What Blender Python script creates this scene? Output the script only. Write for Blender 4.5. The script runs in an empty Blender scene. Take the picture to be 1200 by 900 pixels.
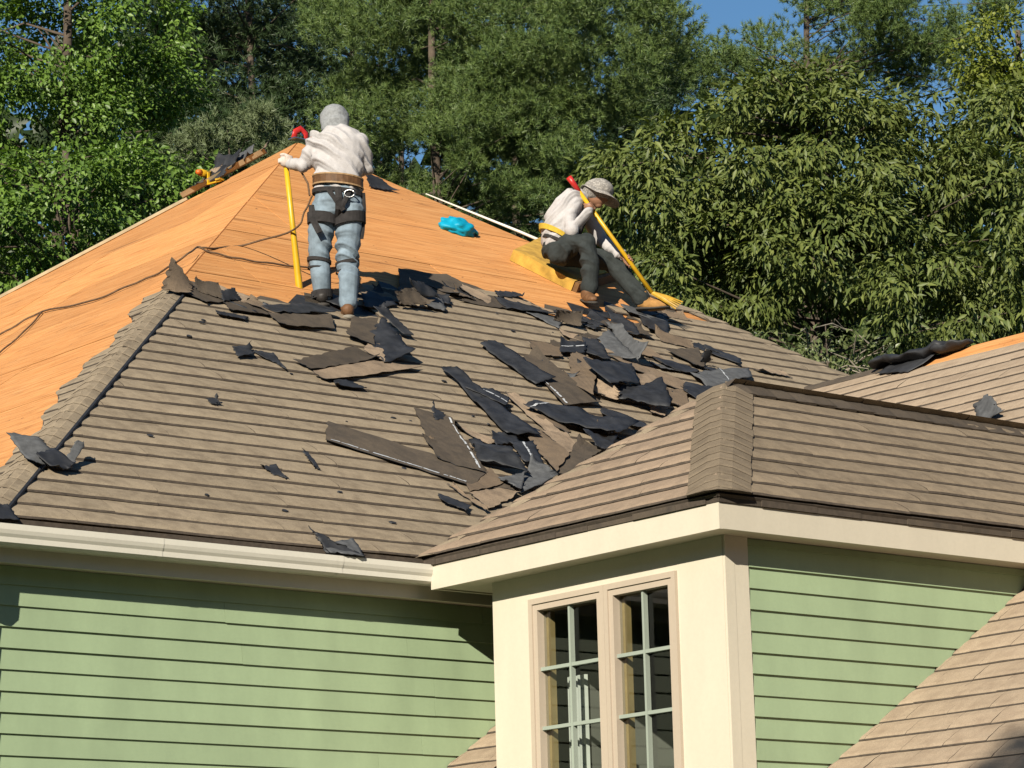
import bpy, bmesh, math, random
import numpy as np
from mathutils import Vector, Matrix, noise
random.seed(7); RNG = np.random.default_rng(7)
SC = bpy.context.scene
COL = SC.collection
PI = math.pi

# ------------------------------------------------------------------ data (metres; roof data in roof-plane coordinates)
P1_BASE=(13.825, 19.069, 7.29)
P2_BASE=(17.438, 20.226, 8.109)
J1={'pelvis': (0.032, 0.0, 0.883), 'hem': (0.033, -0.0, 0.981), 'waist': (0.035, -0.01, 1.062), 'mid': (0.043, 0.01, 1.221), 'chest': (0.037, 0.03, 1.36), 'shl': (0.037, 0.05, 1.451), 'neck': (0.016, 0.08, 1.517), 'head': (0.008, 0.13, 1.617), 'crown': (0.008, 0.13, 1.681), 'shL': (-0.145, 0.03, 1.407), 'elL': (-0.23, 0.06, 1.222), 'wrL': (-0.347, 0.1, 1.243), 'haL': (-0.409, 0.11, 1.262), 'shR': (0.226, 0.03, 1.391), 'elR': (0.254, 0.1, 1.193), 'wrR': (0.13, 0.26, 1.172), 'haR': (0.06, 0.31, 1.181), 'hpL': (-0.063, 0.0, 0.844), 'thL': (-0.107, 0.03, 0.659), 'knL': (-0.125, 0.07, 0.455), 'caL': (-0.112, 0.05, 0.318), 'anL': (-0.104, 0.1, 0.165), 'toeL': (-0.153, 0.24, 0.152), 'heL': (-0.102, 0.05, 0.111), 'hpR': (0.125, -0.0, 0.839), 'thR': (0.116, 0.0, 0.645), 'knR': (0.098, 0.03, 0.418), 'caR': (0.112, -0.02, 0.267), 'anR': (0.102, -0.02, 0.075), 'toeR': (0.06, 0.12, -0.014), 'heR': (0.103, -0.07, -0.026), 'poletop': (-0.389, 0.13, 1.317), 'polebot': (-0.285, 0.3, 0.135)}
J2={'pelvis': (-0.252, -0.0, 0.46), 'lumb': (-0.271, 0.0, 0.578), 'mid': (-0.229, -0.0, 0.711), 'chest': (-0.157, 0.02, 0.833), 'shl': (-0.093, 0.03, 0.921), 'neck': (-0.0, 0.04, 0.961), 'head': (0.107, 0.03, 0.979), 'crown': (0.148, 0.03, 1.073), 'chin': (0.165, 0.03, 0.883), 'nose': (0.205, 0.03, 0.929), 'shN': (-0.151, -0.1, 0.839), 'elN': (-0.138, -0.2, 0.592), 'wrN': (0.011, -0.19, 0.747), 'haN': (0.068, -0.15, 0.843), 'shF': (-0.022, 0.16, 0.908), 'elF': (0.131, 0.22, 0.611), 'wrF': (0.313, 0.1, 0.424), 'haF': (0.386, 0.05, 0.378), 'hpN': (-0.254, -0.09, 0.413), 'thN': (-0.155, -0.16, 0.478), 'knN': (-0.013, -0.22, 0.474), 'caN': (0.018, -0.22, 0.271), 'anN': (0.005, -0.2, 0.067), 'heN': (-0.027, -0.17, -0.01), 'toeN': (0.026, -0.36, -0.081), 'hpF': (-0.197, 0.1, 0.461), 'thF': (0.001, 0.14, 0.427), 'knF': (0.215, 0.17, 0.39), 'caF': (0.359, 0.12, 0.193), 'anF': (0.474, 0.08, 0.023), 'heF': (0.471, 0.08, -0.039), 'toeF': (0.688, 0.02, -0.052), 'tooltop': (-0.114, -0.1, 1.059), 'tooljoint': (0.562, 0.0, 0.056), 'toolgrip': (0.027, -0.1, 0.945), 'tooltip': (0.799, -0.02, -0.072), 'tipA': (0.765, -0.06, -0.112), 'tipB': (0.835, 0.05, -0.025)}
DEBRIS=[
('black', [(15.0, 4.213), (15.216, 4.345), (15.295, 3.568), (15.047, 3.466)], (0.017, 0.043, 0.051, 0.025), 0.02, None, 'black torn shingle strip, uppermost of the long strips in the heap', 'torn_shingle'),
('umber', [(15.289, 4.032), (15.52, 4.186), (15.533, 3.218), (15.068, 3.066)], (0.034, 0.043, 0.043, 0.025), 0.012, 'ad', 'long dark brown shingle strip with a white line beside the uppermost black strip', 'torn_shingle'),
('brown', [(16.106, 4.451), (16.097, 4.085), (15.43, 3.218), (15.507, 3.62)], (0.017, 0.085, 0.102, 0.025), 0.008, None, 'squarish brown shingle lying flat side up beside the pale brown square in the heap', 'torn_shingle'),
('tan', [(15.911, 3.861), (15.832, 3.424), (15.832, 3.381), (15.641, 3.496)], (0.085, 0.102, 0.025, 0.025), 0.006, None, 'pale tan shingle square below the black canopy piece in the heap', 'torn_shingle'),
('black', [(15.727, 3.85), (16.404, 4.026), (16.212, 3.614), (15.786, 3.482)], (0.136, 0.119, 0.085, 0.111), 0.025, None, 'black shingle piece propped up over the pale tan square like a canopy', 'torn_shingle'),
('slate', [(17.052, 5.266), (17.02, 5.01), (16.767, 4.34), (16.716, 4.304)], (0.034, 0.102, 0.17, 0.051), 0.03, None, 'slate grey curled shingle standing highest in the heap below the plywood', 'torn_shingle'),
('slate', [(16.664, 4.828), (16.86, 4.959), (16.777, 4.346), (16.522, 4.497)], (0.025, 0.085, 0.051, 0.025), 0.02, None, 'slate grey flap leaning under the curled grey shingle', 'torn_shingle'),
('black', [(16.446, 4.768), (16.611, 4.747), (16.374, 4.237), (16.243, 4.403)], (0.025, 0.043, 0.051, 0.025), 0.02, None, 'small black shingle scrap left of the curled slate grey shingle', 'torn_shingle'),
('black', [(16.031, 4.536), (16.342, 4.582), (16.202, 4.382), (15.868, 4.282)], (0.051, 0.06, 0.043, 0.034), 0.008, 'ac', 'small black shingle end with white dashes above the flat brown square', 'torn_shingle'),
('umber', [(17.454, 4.848), (17.986, 5.048), (17.626, 4.492), (17.551, 4.538)], (0.017, 0.025, 0.043, 0.034), 0.01, None, 'dark brown flat shingle leading to an upright tab on the right of the heap', 'torn_shingle'),
('brown', [(17.681, 4.643), (17.719, 4.589), (17.814, 4.646), (17.654, 4.604)], (0.17, 0.17, 0.017, 0.025), 0.004, None, 'small brown shingle tab sticking upright at the right of the heap', 'torn_shingle'),
('slate', [(17.319, 4.336), (18.259, 4.646), (18.089, 4.394), (17.248, 3.942)], (0.025, 0.043, 0.051, 0.034), 0.02, 'mid', 'wide grey shingle with a white cross line at the far right of the heap', 'torn_shingle'),
('black', [(17.062, 4.048), (17.344, 4.009), (16.915, 3.658), (16.84, 3.803)], (0.025, 0.034, 0.025, 0.025), 0.02, None, 'black scrap tucked behind the peak of the near roof', 'torn_shingle'),
('black', [(15.977, 3.588), (16.513, 3.726), (16.188, 3.165), (15.851, 3.387)], (0.034, 0.128, 0.102, 0.025), 0.04, None, 'black curled shingle arching upward right of the pale tan square', 'torn_shingle'),
('tan', [(16.204, 3.431), (16.381, 3.399), (16.186, 3.185), (16.073, 3.238)], (0.025, 0.025, 0.025, 0.025), 0.006, None, 'little tan shingle chip below the black arching shingle', 'torn_shingle'),
('brown', [(16.604, 3.785), (16.953, 3.869), (16.581, 3.384), (16.492, 3.502)], (0.025, 0.034, 0.034, 0.025), 0.01, None, 'brown shingle lying flat just above the near ridge cap', 'torn_shingle'),
('brown', [(16.504, 4.381), (16.884, 4.259), (16.904, 3.819), (16.735, 3.968)], (0.043, 0.034, 0.025, 0.034), 0.008, None, 'long brown shingle slanting down from the grey curled shingle', 'torn_shingle'),
('tan', [(16.495, 4.004), (16.802, 4.192), (16.707, 3.96), (16.357, 3.744)], (0.034, 0.043, 0.025, 0.025), 0.006, None, 'tan scrap showing between the black canopy piece and the slanting brown shingle', 'torn_shingle'),
('brown', [(15.696, 4.506), (16.102, 4.563), (15.87, 4.233), (15.553, 4.203)], (0.017, 0.017, 0.017, 0.017), 0.006, None, 'flat brown shingle above the long strip with the white line', 'torn_shingle'),
('black', [(14.168, 3.569), (14.26, 3.476), (14.278, 2.295), (13.946, 2.268)], (0.025, 0.043, 0.051, 0.043), 0.025, None, 'long black shingle slanting down the roof, farthest left of the long strips in the heap', 'torn_shingle'),
('black', [(14.093, 3.108), (14.38, 3.123), (14.449, 2.971), (14.294, 2.809)], (0.06, 0.06, 0.051, 0.051), 0.015, 'mid', 'black shingle corner folded over the long slanting black strip', 'torn_shingle'),
('tan', [(14.526, 3.157), (14.656, 3.192), (14.651, 2.512), (14.488, 2.428)], (0.017, 0.025, 0.025, 0.017), 0.006, None, 'narrow tan strip of shingle right of the long slanting black strip', 'torn_shingle'),
('black', [(14.503, 2.869), (14.814, 3.051), (15.608, 2.824), (15.039, 2.406)], (0.034, 0.043, 0.06, 0.043), 0.03, 'ab', 'broad black shingle sheet in the middle of the heap above the tangle', 'torn_shingle'),
('black', [(14.776, 2.466), (15.099, 2.423), (14.843, 2.144), (14.757, 2.229)], (0.043, 0.085, 0.068, 0.034), 0.05, None, 'crumpled black shingle tangle beneath the broad black sheet', 'torn_shingle'),
('brown', [(14.18, 2.349), (14.428, 2.453), (14.354, 2.02), (13.964, 1.628)], (0.025, 0.043, 0.051, 0.034), 0.01, None, 'big brown shingle lying face up below the narrow tan strip', 'torn_shingle'),
('tan', [(14.361, 2.392), (14.642, 2.459), (14.658, 2.288), (14.381, 2.065)], (0.051, 0.043, 0.025, 0.034), 0.008, None, 'tan shingle half on top of the big brown one', 'torn_shingle'),
('umber', [(14.752, 2.428), (14.838, 2.223), (14.033, 1.615), (13.996, 1.668)], (0.025, 0.034, 0.043, 0.034), 0.01, None, 'dark brown shingle lying along the near hip cap', 'torn_shingle'),
('black', [(13.468, 2.077), (13.619, 1.843), (13.593, 1.454), (13.304, 1.703)], (0.034, 0.102, 0.068, 0.025), 0.05, None, 'black folded shingle with a hollow beneath it at the lower heap', 'torn_shingle'),
('black', [(13.872, 2.124), (14.101, 2.136), (13.907, 1.728), (13.736, 1.741)], (0.051, 0.06, 0.06, 0.051), 0.015, 'mid', 'short black shingle between the folded one and the big brown one', 'torn_shingle'),
('black', [(13.801, 2.269), (14.071, 2.387), (14.004, 2.159), (13.707, 2.063)], (0.025, 0.025, 0.025, 0.025), 0.01, None, 'small black scrap above the black folded shingle', 'torn_shingle'),
('slate', [(13.788, 1.741), (13.817, 1.563), (13.866, 1.484), (13.31, 1.162)], (0.051, 0.102, 0.068, 0.025), 0.03, None, 'grey curled shingle lowest of the heap beside the near hip', 'torn_shingle'),
('slate', [(13.313, 1.428), (13.583, 1.494), (13.322, 1.174), (13.282, 1.323)], (0.025, 0.068, 0.043, 0.025), 0.03, None, 'small crumpled grey shingle next to the lowest curled one', 'torn_shingle'),
('umber', [(13.344, 2.64), (13.516, 2.407), (13.205, 1.473), (12.896, 1.625)], (0.017, 0.06, 0.051, 0.025), 0.01, 'bc', 'wide dark slab of shingles with white tar edge slanting across the roof', 'torn_shingle'),
('black', [(13.449, 2.583), (13.508, 2.512), (13.494, 2.402), (13.352, 2.367)], (0.051, 0.043, 0.043, 0.043), 0.01, None, 'tiny black flake on the upper end of the wide dark slab', 'torn_shingle'),
('umber', [(12.263, 2.109), (13.267, 1.51), (12.965, 1.254), (12.038, 1.756)], (0.017, 0.025, 0.025, 0.017), 0.008, 'dc', 'longest dark strip lying nearly level with a white tar line along its lower edge', 'torn_shingle'),
('brown', [(12.95, 1.341), (13.325, 1.564), (13.349, 1.376), (12.863, 1.135)], (0.017, 0.025, 0.025, 0.017), 0.006, None, 'brown shingle end beyond the longest dark strip', 'torn_shingle'),
('tan', [(12.863, 1.129), (13.362, 1.334), (13.324, 1.18), (12.865, 0.887)], (0.017, 0.017, 0.017, 0.017), 0.006, None, 'tan shingle lying low beside the near hip cap', 'torn_shingle'),
('black', [(12.53, 1.042), (12.702, 0.868), (12.608, 0.785), (12.472, 0.898)], (0.025, 0.034, 0.025, 0.025), 0.012, None, 'short black scrap alone below the longest dark strip', 'torn_shingle'),
('brown', [(12.746, 1.235), (12.772, 1.206), (12.826, 0.849), (12.787, 0.825)], (0.017, 0.025, 0.043, 0.025), 0.006, None, 'thin dark sliver of shingle standing on edge near the gutter end of the heap', 'torn_shingle'),
('black', [(10.936, 0.159), (11.012, 0.009), (11.22, -0.137), (10.948, -0.089)], (0.068, 0.034, 0.025, 0.017), 0.03, None, 'curled black shingle resting at the eave above the gutter', 'torn_shingle'),
('slate', [(11.04, 0.063), (11.246, 0.093), (11.198, -0.149), (10.941, -0.111)], (0.025, 0.051, 0.025, 0.017), 0.02, None, 'blue grey flap lying against the curled shingle at the eave', 'torn_shingle'),
('slate', [(9.287, 1.147), (9.486, 1.105), (9.492, 0.863), (9.286, 0.716)], (0.025, 0.051, 0.043, 0.025), 0.02, None, 'grey shingle scrap lying by the left hip low on the roof', 'torn_shingle'),
('black', [(9.325, 0.837), (9.512, 0.943), (9.568, 0.754), (9.418, 0.672)], (0.034, 0.051, 0.043, 0.025), 0.02, None, 'black half of the bent scrap next to the left hip', 'torn_shingle'),
('slate', [(9.51, 0.808), (9.677, 1.001), (9.73, 0.987), (9.541, 0.737)], (0.025, 0.119, 0.119, 0.025), 0.006, None, 'narrow grey tab sticking up from the bent scrap near the left hip', 'torn_shingle'),
('black', [(8.752, 0.113), (8.825, 0.119), (8.815, -0.054), (8.661, -0.083)], (0.017, 0.025, 0.017, 0.017), 0.01, None, 'black scrap at the left edge of the roof just over the gutter', 'torn_shingle'),
('brown', [(12.073, 4.34), (12.23, 4.583), (12.437, 4.517), (12.315, 4.315)], (0.025, 0.204, 0.051, 0.025), 0.006, None, 'tall brown shingle flap standing at the top of the left hip', 'torn_shingle'),
('umber', [(12.407, 4.488), (12.64, 4.496), (12.608, 4.335), (12.443, 4.423)], (0.102, 0.102, 0.025, 0.025), 0.008, None, 'dark brown tab standing against bare plywood right of the tall flap', 'torn_shingle'),
('black', [(12.604, 4.376), (12.749, 4.436), (12.81, 4.388), (12.598, 4.29)], (0.068, 0.085, 0.025, 0.025), 0.015, None, 'small black tab on the plywood edge between tall flap and worker', 'torn_shingle'),
('umber', [(12.615, 4.328), (13.024, 4.39), (12.954, 4.169), (12.572, 4.141)], (0.017, 0.017, 0.017, 0.017), 0.01, None, 'dark brown loose shingle along the torn edge left of the yellow pole', 'torn_shingle'),
('black', [(12.912, 4.277), (13.522, 4.538), (13.71, 4.414), (13.037, 4.176)], (0.025, 0.034, 0.034, 0.025), 0.02, None, 'black loose sheet on the torn edge at the foot of the yellow pole', 'felt_scrap'),
('umber', [(12.943, 4.185), (13.606, 4.325), (13.491, 4.074), (12.947, 3.953)], (0.025, 0.034, 0.025, 0.025), 0.01, None, 'dark brown shingle just below the black sheet at the pole foot', 'torn_shingle'),
('umber', [(13.839, 4.37), (14.064, 4.357), (13.667, 3.774), (13.518, 3.948)], (0.025, 0.068, 0.034, 0.025), 0.012, None, 'brown shingle square directly below the standing worker boots', 'torn_shingle'),
('black', [(13.757, 4.026), (14.07, 4.304), (13.96, 3.64), (13.548, 3.42)], (0.051, 0.076, 0.043, 0.025), 0.03, None, 'crumpled black shingle with a pale tear below right of the standing worker', 'torn_shingle'),
('tan', [(13.755, 3.937), (13.86, 3.947), (13.565, 3.444), (13.49, 3.65)], (0.025, 0.043, 0.034, 0.025), 0.01, None, 'pale tan torn corner under the crumpled black shingle', 'torn_shingle'),
('black', [(14.022, 4.417), (14.149, 4.465), (14.293, 4.133), (14.189, 4.162)], (0.136, 0.119, 0.034, 0.025), 0.01, None, 'long black curled spike of felt right of the standing worker boots', 'felt_scrap'),
('black', [(14.364, 5.107), (14.569, 5.163), (14.576, 4.85), (14.136, 4.672)], (0.017, 0.025, 0.025, 0.017), 0.02, None, 'black felt patch behind the standing worker right boot', 'felt_scrap'),
('umber', [(14.521, 4.871), (14.782, 4.999), (14.953, 4.901), (14.573, 4.822)], (0.119, 0.136, 0.051, 0.025), 0.03, None, 'folded dark brown shingle bundle in the shadow of the standing worker', 'torn_shingle'),
('black', [(14.716, 5.01), (14.961, 5.14), (15.113, 5.039), (14.901, 5.015)], (0.153, 0.17, 0.085, 0.068), 0.03, None, 'black shingle leaning on the folded dark brown bundle', 'torn_shingle'),
('slate', [(15.028, 5.225), (15.214, 5.145), (15.109, 4.923), (14.933, 4.968)], (0.085, 0.051, 0.025, 0.025), 0.02, None, 'grey flap at the right end of the folded bundle', 'torn_shingle'),
('umber', [(12.641, 3.245), (13.465, 3.709), (13.556, 3.507), (12.714, 3.09)], (0.025, 0.025, 0.025, 0.025), 0.005, None, 'flat dark taupe shingle lying level above the long tan one', 'torn_shingle'),
('tan', [(12.679, 3.042), (13.471, 3.457), (13.973, 3.493), (12.72, 2.91)], (0.034, 0.034, 0.025, 0.025), 0.005, None, 'long pale tan shingle lying flat below the flat taupe one', 'torn_shingle'),
('black', [(12.828, 2.978), (12.929, 2.98), (13.064, 2.869), (12.742, 2.809)], (0.017, 0.017, 0.017, 0.017), 0.01, None, 'small black scrap poking out under the long pale tan shingle', 'felt_scrap'),
('black', [(12.141, 3.33), (12.314, 3.368), (12.269, 3.219), (12.077, 3.129)], (0.017, 0.025, 0.017, 0.017), 0.015, None, 'small black curl beside the curved black strip on the open roof', 'felt_scrap'),
('black', [(12.302, 3.342), (12.514, 3.329), (12.466, 3.049), (12.39, 3.227)], (0.017, 0.025, 0.017, 0.017), 0.015, None, 'curved black strip alone on the open roof left of centre', 'felt_scrap'),
('black', [(12.407, 4.088), (12.695, 4.063), (12.636, 3.989), (12.402, 4.017)], (0.017, 0.017, 0.017, 0.017), 0.01, None, 'thin black scrap below the torn edge near the tall flap', 'felt_scrap'),
('black', [(11.338, 2.241), (11.422, 2.26), (11.413, 2.175), (11.334, 2.16)], (0.009, 0.025, 0.017, 0.009), 0.01, None, 'smallest black chip on the lower left open roof', 'felt_scrap'),
('black', [(11.191, 1.186), (11.317, 1.214), (11.3, 1.017), (11.219, 1.068)], (0.017, 0.017, 0.017, 0.017), 0.005, None, 'diamond shaped shadow on the lower roof laid as a black sheet, left one of two', 'felt_scrap'),  # small shadow built as a flat black sheet
('black', [(11.718, 1.543), (11.751, 1.507), (11.683, 1.235), (11.642, 1.283)], (0.017, 0.017, 0.017, 0.017), 0.005, None, 'diamond shaped shadow on the lower roof laid as a black sheet, right one of two', 'felt_scrap'),  # second small shadow, also a flat black sheet
('umber', [(16.39, 5.131), (16.728, 5.206), (16.655, 5.074), (16.409, 5.146)], (0.119, 0.119, 0.025, 0.025), 0.005, None, 'dark brown square shingle standing at the torn edge below the sitting worker', 'torn_shingle'),
('black', [(16.021, 5.533), (16.241, 5.442), (16.504, 5.247), (15.963, 5.237)], (0.017, 0.025, 0.025, 0.017), 0.02, None, 'jagged black felt left of the dark brown standing square', 'felt_scrap'),
('black', [(16.156, 5.719), (16.459, 5.739), (16.367, 5.576), (16.075, 5.528)], (0.017, 0.017, 0.017, 0.017), 0.015, None, 'black felt flake on plywood between the two workers', 'felt_scrap'),
('black', [(17.382, 5.679), (17.482, 5.544), (17.338, 5.076), (17.111, 5.169)], (0.017, 0.025, 0.025, 0.017), 0.02, None, 'black felt lying below the near boot of the sitting worker', 'felt_scrap'),
('black', [(17.794, 5.737), (18.207, 5.795), (17.851, 5.338), (17.613, 5.322)], (0.017, 0.017, 0.017, 0.017), 0.02, None, 'black felt patch below the yellow tool blade', 'felt_scrap'),
('umber', [(15.259, 5.911), (15.767, 5.924), (15.964, 5.606), (14.729, 5.063)], (0.01, 0.01, 0.01, 0.01), 0.01, None, 'thin dark sheet flat on the plywood right of the standing worker', 'felt_scrap'),  # thin flat sheet in the dark shingle colour
('umber', [(15.86, 5.549), (16.377, 5.618), (16.072, 5.26), (15.473, 5.264)], (0.01, 0.01, 0.01, 0.01), 0.01, None, 'dark felt remnant at the torn edge above the scattered flakes', 'felt_scrap'),
('black', [(16.399, 4.255), (16.565, 4.175), (16.62, 4.298), (16.465, 4.373)], (0.008, 0.025, 0.008, 0.02), 0.012, None, 'tiny squarish black scrap beside the small black shingle scrap in the heap', 'shingle_scrap'),
('tan', [(18.412, 4.639), (18.822, 4.661), (18.783, 4.792), (18.407, 4.771)], (0.027, 0.012, 0.013, 0.008), 0.012, None, 'small long tan scrap beside the small brown shingle tab sticking upright in the heap', 'shingle_scrap'),
('brown', [(14.579, 2.782), (14.714, 2.52), (14.829, 2.622), (14.731, 2.814)], (0.017, 0.022, 0.005, 0.029), 0.012, None, 'tiny brown scrap beside the narrow tan strip of shingle in the heap', 'shingle_scrap'),
('umber', [(13.434, 1.971), (12.988, 2.011), (13.085, 1.843), (13.335, 1.821)], (0.009, 0.029, 0.009, 0.024), 0.012, None, 'small long dark brown scrap beside the wide dark slab of shingles in the heap', 'shingle_scrap'),
('brown', [(15.42, 3.614), (15.613, 3.516), (15.706, 3.715), (15.556, 3.791)], (0.029, 0.006, 0.013, 0.02), 0.012, None, 'tiny squarish brown scrap beside the long dark brown shingle strip in the heap', 'shingle_scrap'),
('slate', [(15.67, 3.747), (15.525, 3.926), (15.392, 3.756), (15.479, 3.648)], (0.03, 0.018, 0.015, 0.01), 0.012, None, 'small squarish grey scrap beside the long dark brown shingle strip in the heap', 'shingle_scrap'),
('brown', [(15.797, 3.582), (15.895, 3.418), (16.028, 3.545), (15.956, 3.665)], (0.029, 0.02, 0.024, 0.007), 0.012, None, 'tiny squarish brown scrap beside the pale tan shingle square in the heap', 'shingle_scrap'),
('tan', [(16.809, 4.755), (16.476, 4.784), (16.455, 4.525), (16.75, 4.499)], (0.017, 0.023, 0.016, 0.012), 0.012, None, 'larger squarish tan scrap beside the slate grey flap in the heap', 'shingle_scrap'),
('umber', [(16.215, 4.677), (16.618, 4.371), (16.673, 4.582), (16.409, 4.781)], (0.011, 0.024, 0.027, 0.013), 0.012, None, 'larger dark brown scrap beside the small black shingle scrap in the heap', 'shingle_scrap'),
('umber', [(17.896, 4.274), (17.562, 4.362), (17.565, 4.13), (17.836, 4.059)], (0.021, 0.019, 0.004, 0.018), 0.012, None, 'small dark brown scrap beside the wide grey shingle in the heap', 'shingle_scrap'),
('black', [(14.093, 2.398), (14.435, 2.191), (14.523, 2.404), (14.229, 2.582)], (0.026, 0.013, 0.026, 0.027), 0.012, None, 'larger black scrap beside the tan shingle in the heap', 'shingle_scrap'),
('brown', [(16.908, 4.627), (17.248, 4.594), (17.245, 4.806), (16.984, 4.831)], (0.024, 0.019, 0.021, 0.015), 0.012, None, 'small brown scrap beside the slate grey curled shingle in the heap', 'shingle_scrap'),
('umber', [(15.058, 2.782), (15.322, 2.489), (15.351, 2.617), (15.188, 2.798)], (0.007, 0.012, 0.009, 0.009), 0.012, None, 'tiny long dark brown scrap beside the broad black shingle sheet in the heap', 'shingle_scrap'),
('black', [(15.293, 2.694), (14.843, 2.881), (14.886, 2.754), (15.202, 2.623)], (0.007, 0.026, 0.014, 0.005), 0.012, None, 'small long black scrap beside the broad black shingle sheet in the heap', 'shingle_scrap'),
('brown', [(18.028, 5.209), (17.688, 5.372), (17.627, 5.12), (17.906, 4.986)], (0.021, 0.014, 0.008, 0.019), 0.012, None, 'larger squarish brown scrap beside the black felt patch in the heap', 'shingle_scrap'),
('black', [(14.41, 1.629), (14.241, 1.961), (14.08, 1.84), (14.229, 1.546)], (0.014, 0.015, 0.01, 0.012), 0.012, None, 'small black scrap beside the dark brown shingle in the heap', 'shingle_scrap'),
('slate', [(17.298, 4.496), (16.978, 4.472), (17.03, 4.325), (17.264, 4.342)], (0.016, 0.007, 0.02, 0.016), 0.012, None, 'small grey scrap beside the slate grey curled shingle in the heap', 'shingle_scrap'),
('tan', [(14.435, 2.114), (14.076, 2.153), (14.08, 2.008), (14.365, 1.977)], (0.011, 0.008, 0.03, 0.012), 0.012, None, 'small tan scrap beside the big brown shingle in the heap', 'shingle_scrap'),
('brown', [(16.311, 3.549), (16.721, 3.41), (16.687, 3.547), (16.387, 3.649)], (0.013, 0.012, 0.018, 0.016), 0.012, None, 'small long brown scrap beside the brown shingle in the heap', 'shingle_scrap'),
('tan', [(14.786, 2.282), (14.54, 2.384), (14.481, 2.221), (14.697, 2.132)], (0.004, 0.024, 0.015, 0.019), 0.012, None, 'tiny tan scrap beside the tan shingle in the heap', 'shingle_scrap'),
('black', [(15.812, 3.676), (15.532, 3.698), (15.525, 3.465), (15.777, 3.445)], (0.015, 0.011, 0.024, 0.028), 0.012, None, 'small squarish black scrap beside the pale tan shingle square in the heap', 'shingle_scrap'),
('umber', [(14.471, 2.947), (14.207, 3.072), (14.166, 2.953), (14.368, 2.857)], (0.01, 0.025, 0.025, 0.021), 0.012, None, 'tiny dark brown scrap beside the black shingle corner in the heap', 'shingle_scrap'),
('brown', [(13.066, 1.933), (13.484, 1.964), (13.394, 2.065), (13.088, 2.042)], (0.029, 0.023, 0.008, 0.012), 0.012, None, 'tiny long brown scrap beside the wide dark slab of shingles in the heap', 'shingle_scrap'),
('black', [(16.628, 3.825), (16.748, 3.671), (16.812, 3.779), (16.743, 3.868)], (0.019, 0.023, 0.027, 0.007), 0.012, None, 'tiny black scrap beside the brown shingle in the heap', 'shingle_scrap'),
('black', [(16.375, 3.922), (15.912, 4.108), (15.888, 3.946), (16.237, 3.805)], (0.02, 0.017, 0.028, 0.018), 0.012, None, 'small long black scrap beside the black shingle piece in the heap', 'shingle_scrap'),
('black', [(17.506, 4.423), (17.112, 4.608), (17.11, 4.407), (17.379, 4.281)], (0.023, 0.009, 0.023, 0.021), 0.012, None, 'small black scrap beside the wide grey shingle in the heap', 'shingle_scrap'),
('tan', [(13.793, 2.116), (13.584, 2.436), (13.496, 2.319), (13.649, 2.084)], (0.025, 0.005, 0.023, 0.005), 0.012, None, 'small long tan scrap beside the small black scrap in the heap', 'shingle_scrap'),
('umber', [(13.434, 1.484), (13.224, 1.545), (13.161, 1.297), (13.326, 1.249)], (0.02, 0.013, 0.01, 0.013), 0.012, None, 'small squarish dark brown scrap beside the small crumpled grey shingle in the heap', 'shingle_scrap'),
('brown', [(17.201, 4.002), (16.83, 4.278), (16.761, 4.075), (17.069, 3.847)], (0.017, 0.019, 0.019, 0.023), 0.012, None, 'larger brown scrap beside the black scrap in the heap', 'shingle_scrap'),
('umber', [(16.741, 4.781), (16.647, 4.949), (16.441, 4.821), (16.511, 4.696)], (0.016, 0.027, 0.02, 0.015), 0.012, None, 'tiny squarish dark brown scrap beside the slate grey flap in the heap', 'shingle_scrap'),
('tan', [(17.115, 4.834), (16.928, 5.078), (16.839, 4.928), (16.959, 4.772)], (0.011, 0.008, 0.011, 0.01), 0.012, None, 'small tan scrap beside the slate grey curled shingle in the heap', 'shingle_scrap'),
('umber', [(17.521, 5.348), (17.022, 5.344), (17.089, 5.135), (17.517, 5.138)], (0.007, 0.021, 0.012, 0.022), 0.012, None, 'larger dark brown scrap beside the black felt in the heap', 'shingle_scrap'),
('black', [(18.358, 4.996), (18.189, 5.192), (18.105, 5.117), (18.251, 4.947)], (0.012, 0.016, 0.011, 0.023), 0.012, None, 'tiny black scrap beside the black felt patch in the heap', 'shingle_scrap'),
('black', [(17.918, 5.148), (18.262, 4.786), (18.408, 4.928), (18.134, 5.216)], (0.006, 0.024, 0.015, 0.005), 0.012, None, 'larger black scrap beside the black felt patch in the heap', 'shingle_scrap'),
('tan', [(16.662, 3.764), (16.395, 4.17), (16.309, 3.976), (16.472, 3.727)], (0.005, 0.014, 0.006, 0.011), 0.012, None, 'larger long tan scrap beside the tan scrap in the heap', 'shingle_scrap'),
('umber', [(16.202, 3.756), (15.943, 4.196), (15.871, 4.065), (16.066, 3.732)], (0.006, 0.012, 0.007, 0.018), 0.012, None, 'small long dark brown scrap beside the black shingle piece in the heap', 'shingle_scrap'),
('black', [(15.41, 3.042), (15.75, 2.784), (15.852, 3.016), (15.57, 3.229)], (0.01, 0.007, 0.012, 0.006), 0.012, None, 'larger black scrap beside the pale tan shingle square in the heap', 'shingle_scrap'),
('umber', [(16.182, 4.494), (16.07, 4.67), (15.949, 4.546), (16.019, 4.437)], (0.022, 0.005, 0.009, 0.011), 0.012, None, 'tiny squarish dark brown scrap beside the small black shingle in the heap', 'shingle_scrap'),
('tan', [(16.7, 4.721), (16.34, 4.966), (16.265, 4.788), (16.577, 4.576)], (0.019, 0.015, 0.025, 0.021), 0.012, None, 'larger tan scrap beside the small black shingle scrap in the heap', 'shingle_scrap'),
('black', [(17.819, 4.579), (17.597, 4.607), (17.624, 4.492), (17.791, 4.471)], (0.011, 0.006, 0.024, 0.018), 0.012, None, 'tiny black scrap beside the small brown shingle tab sticking upright in the heap', 'shingle_scrap'),
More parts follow.
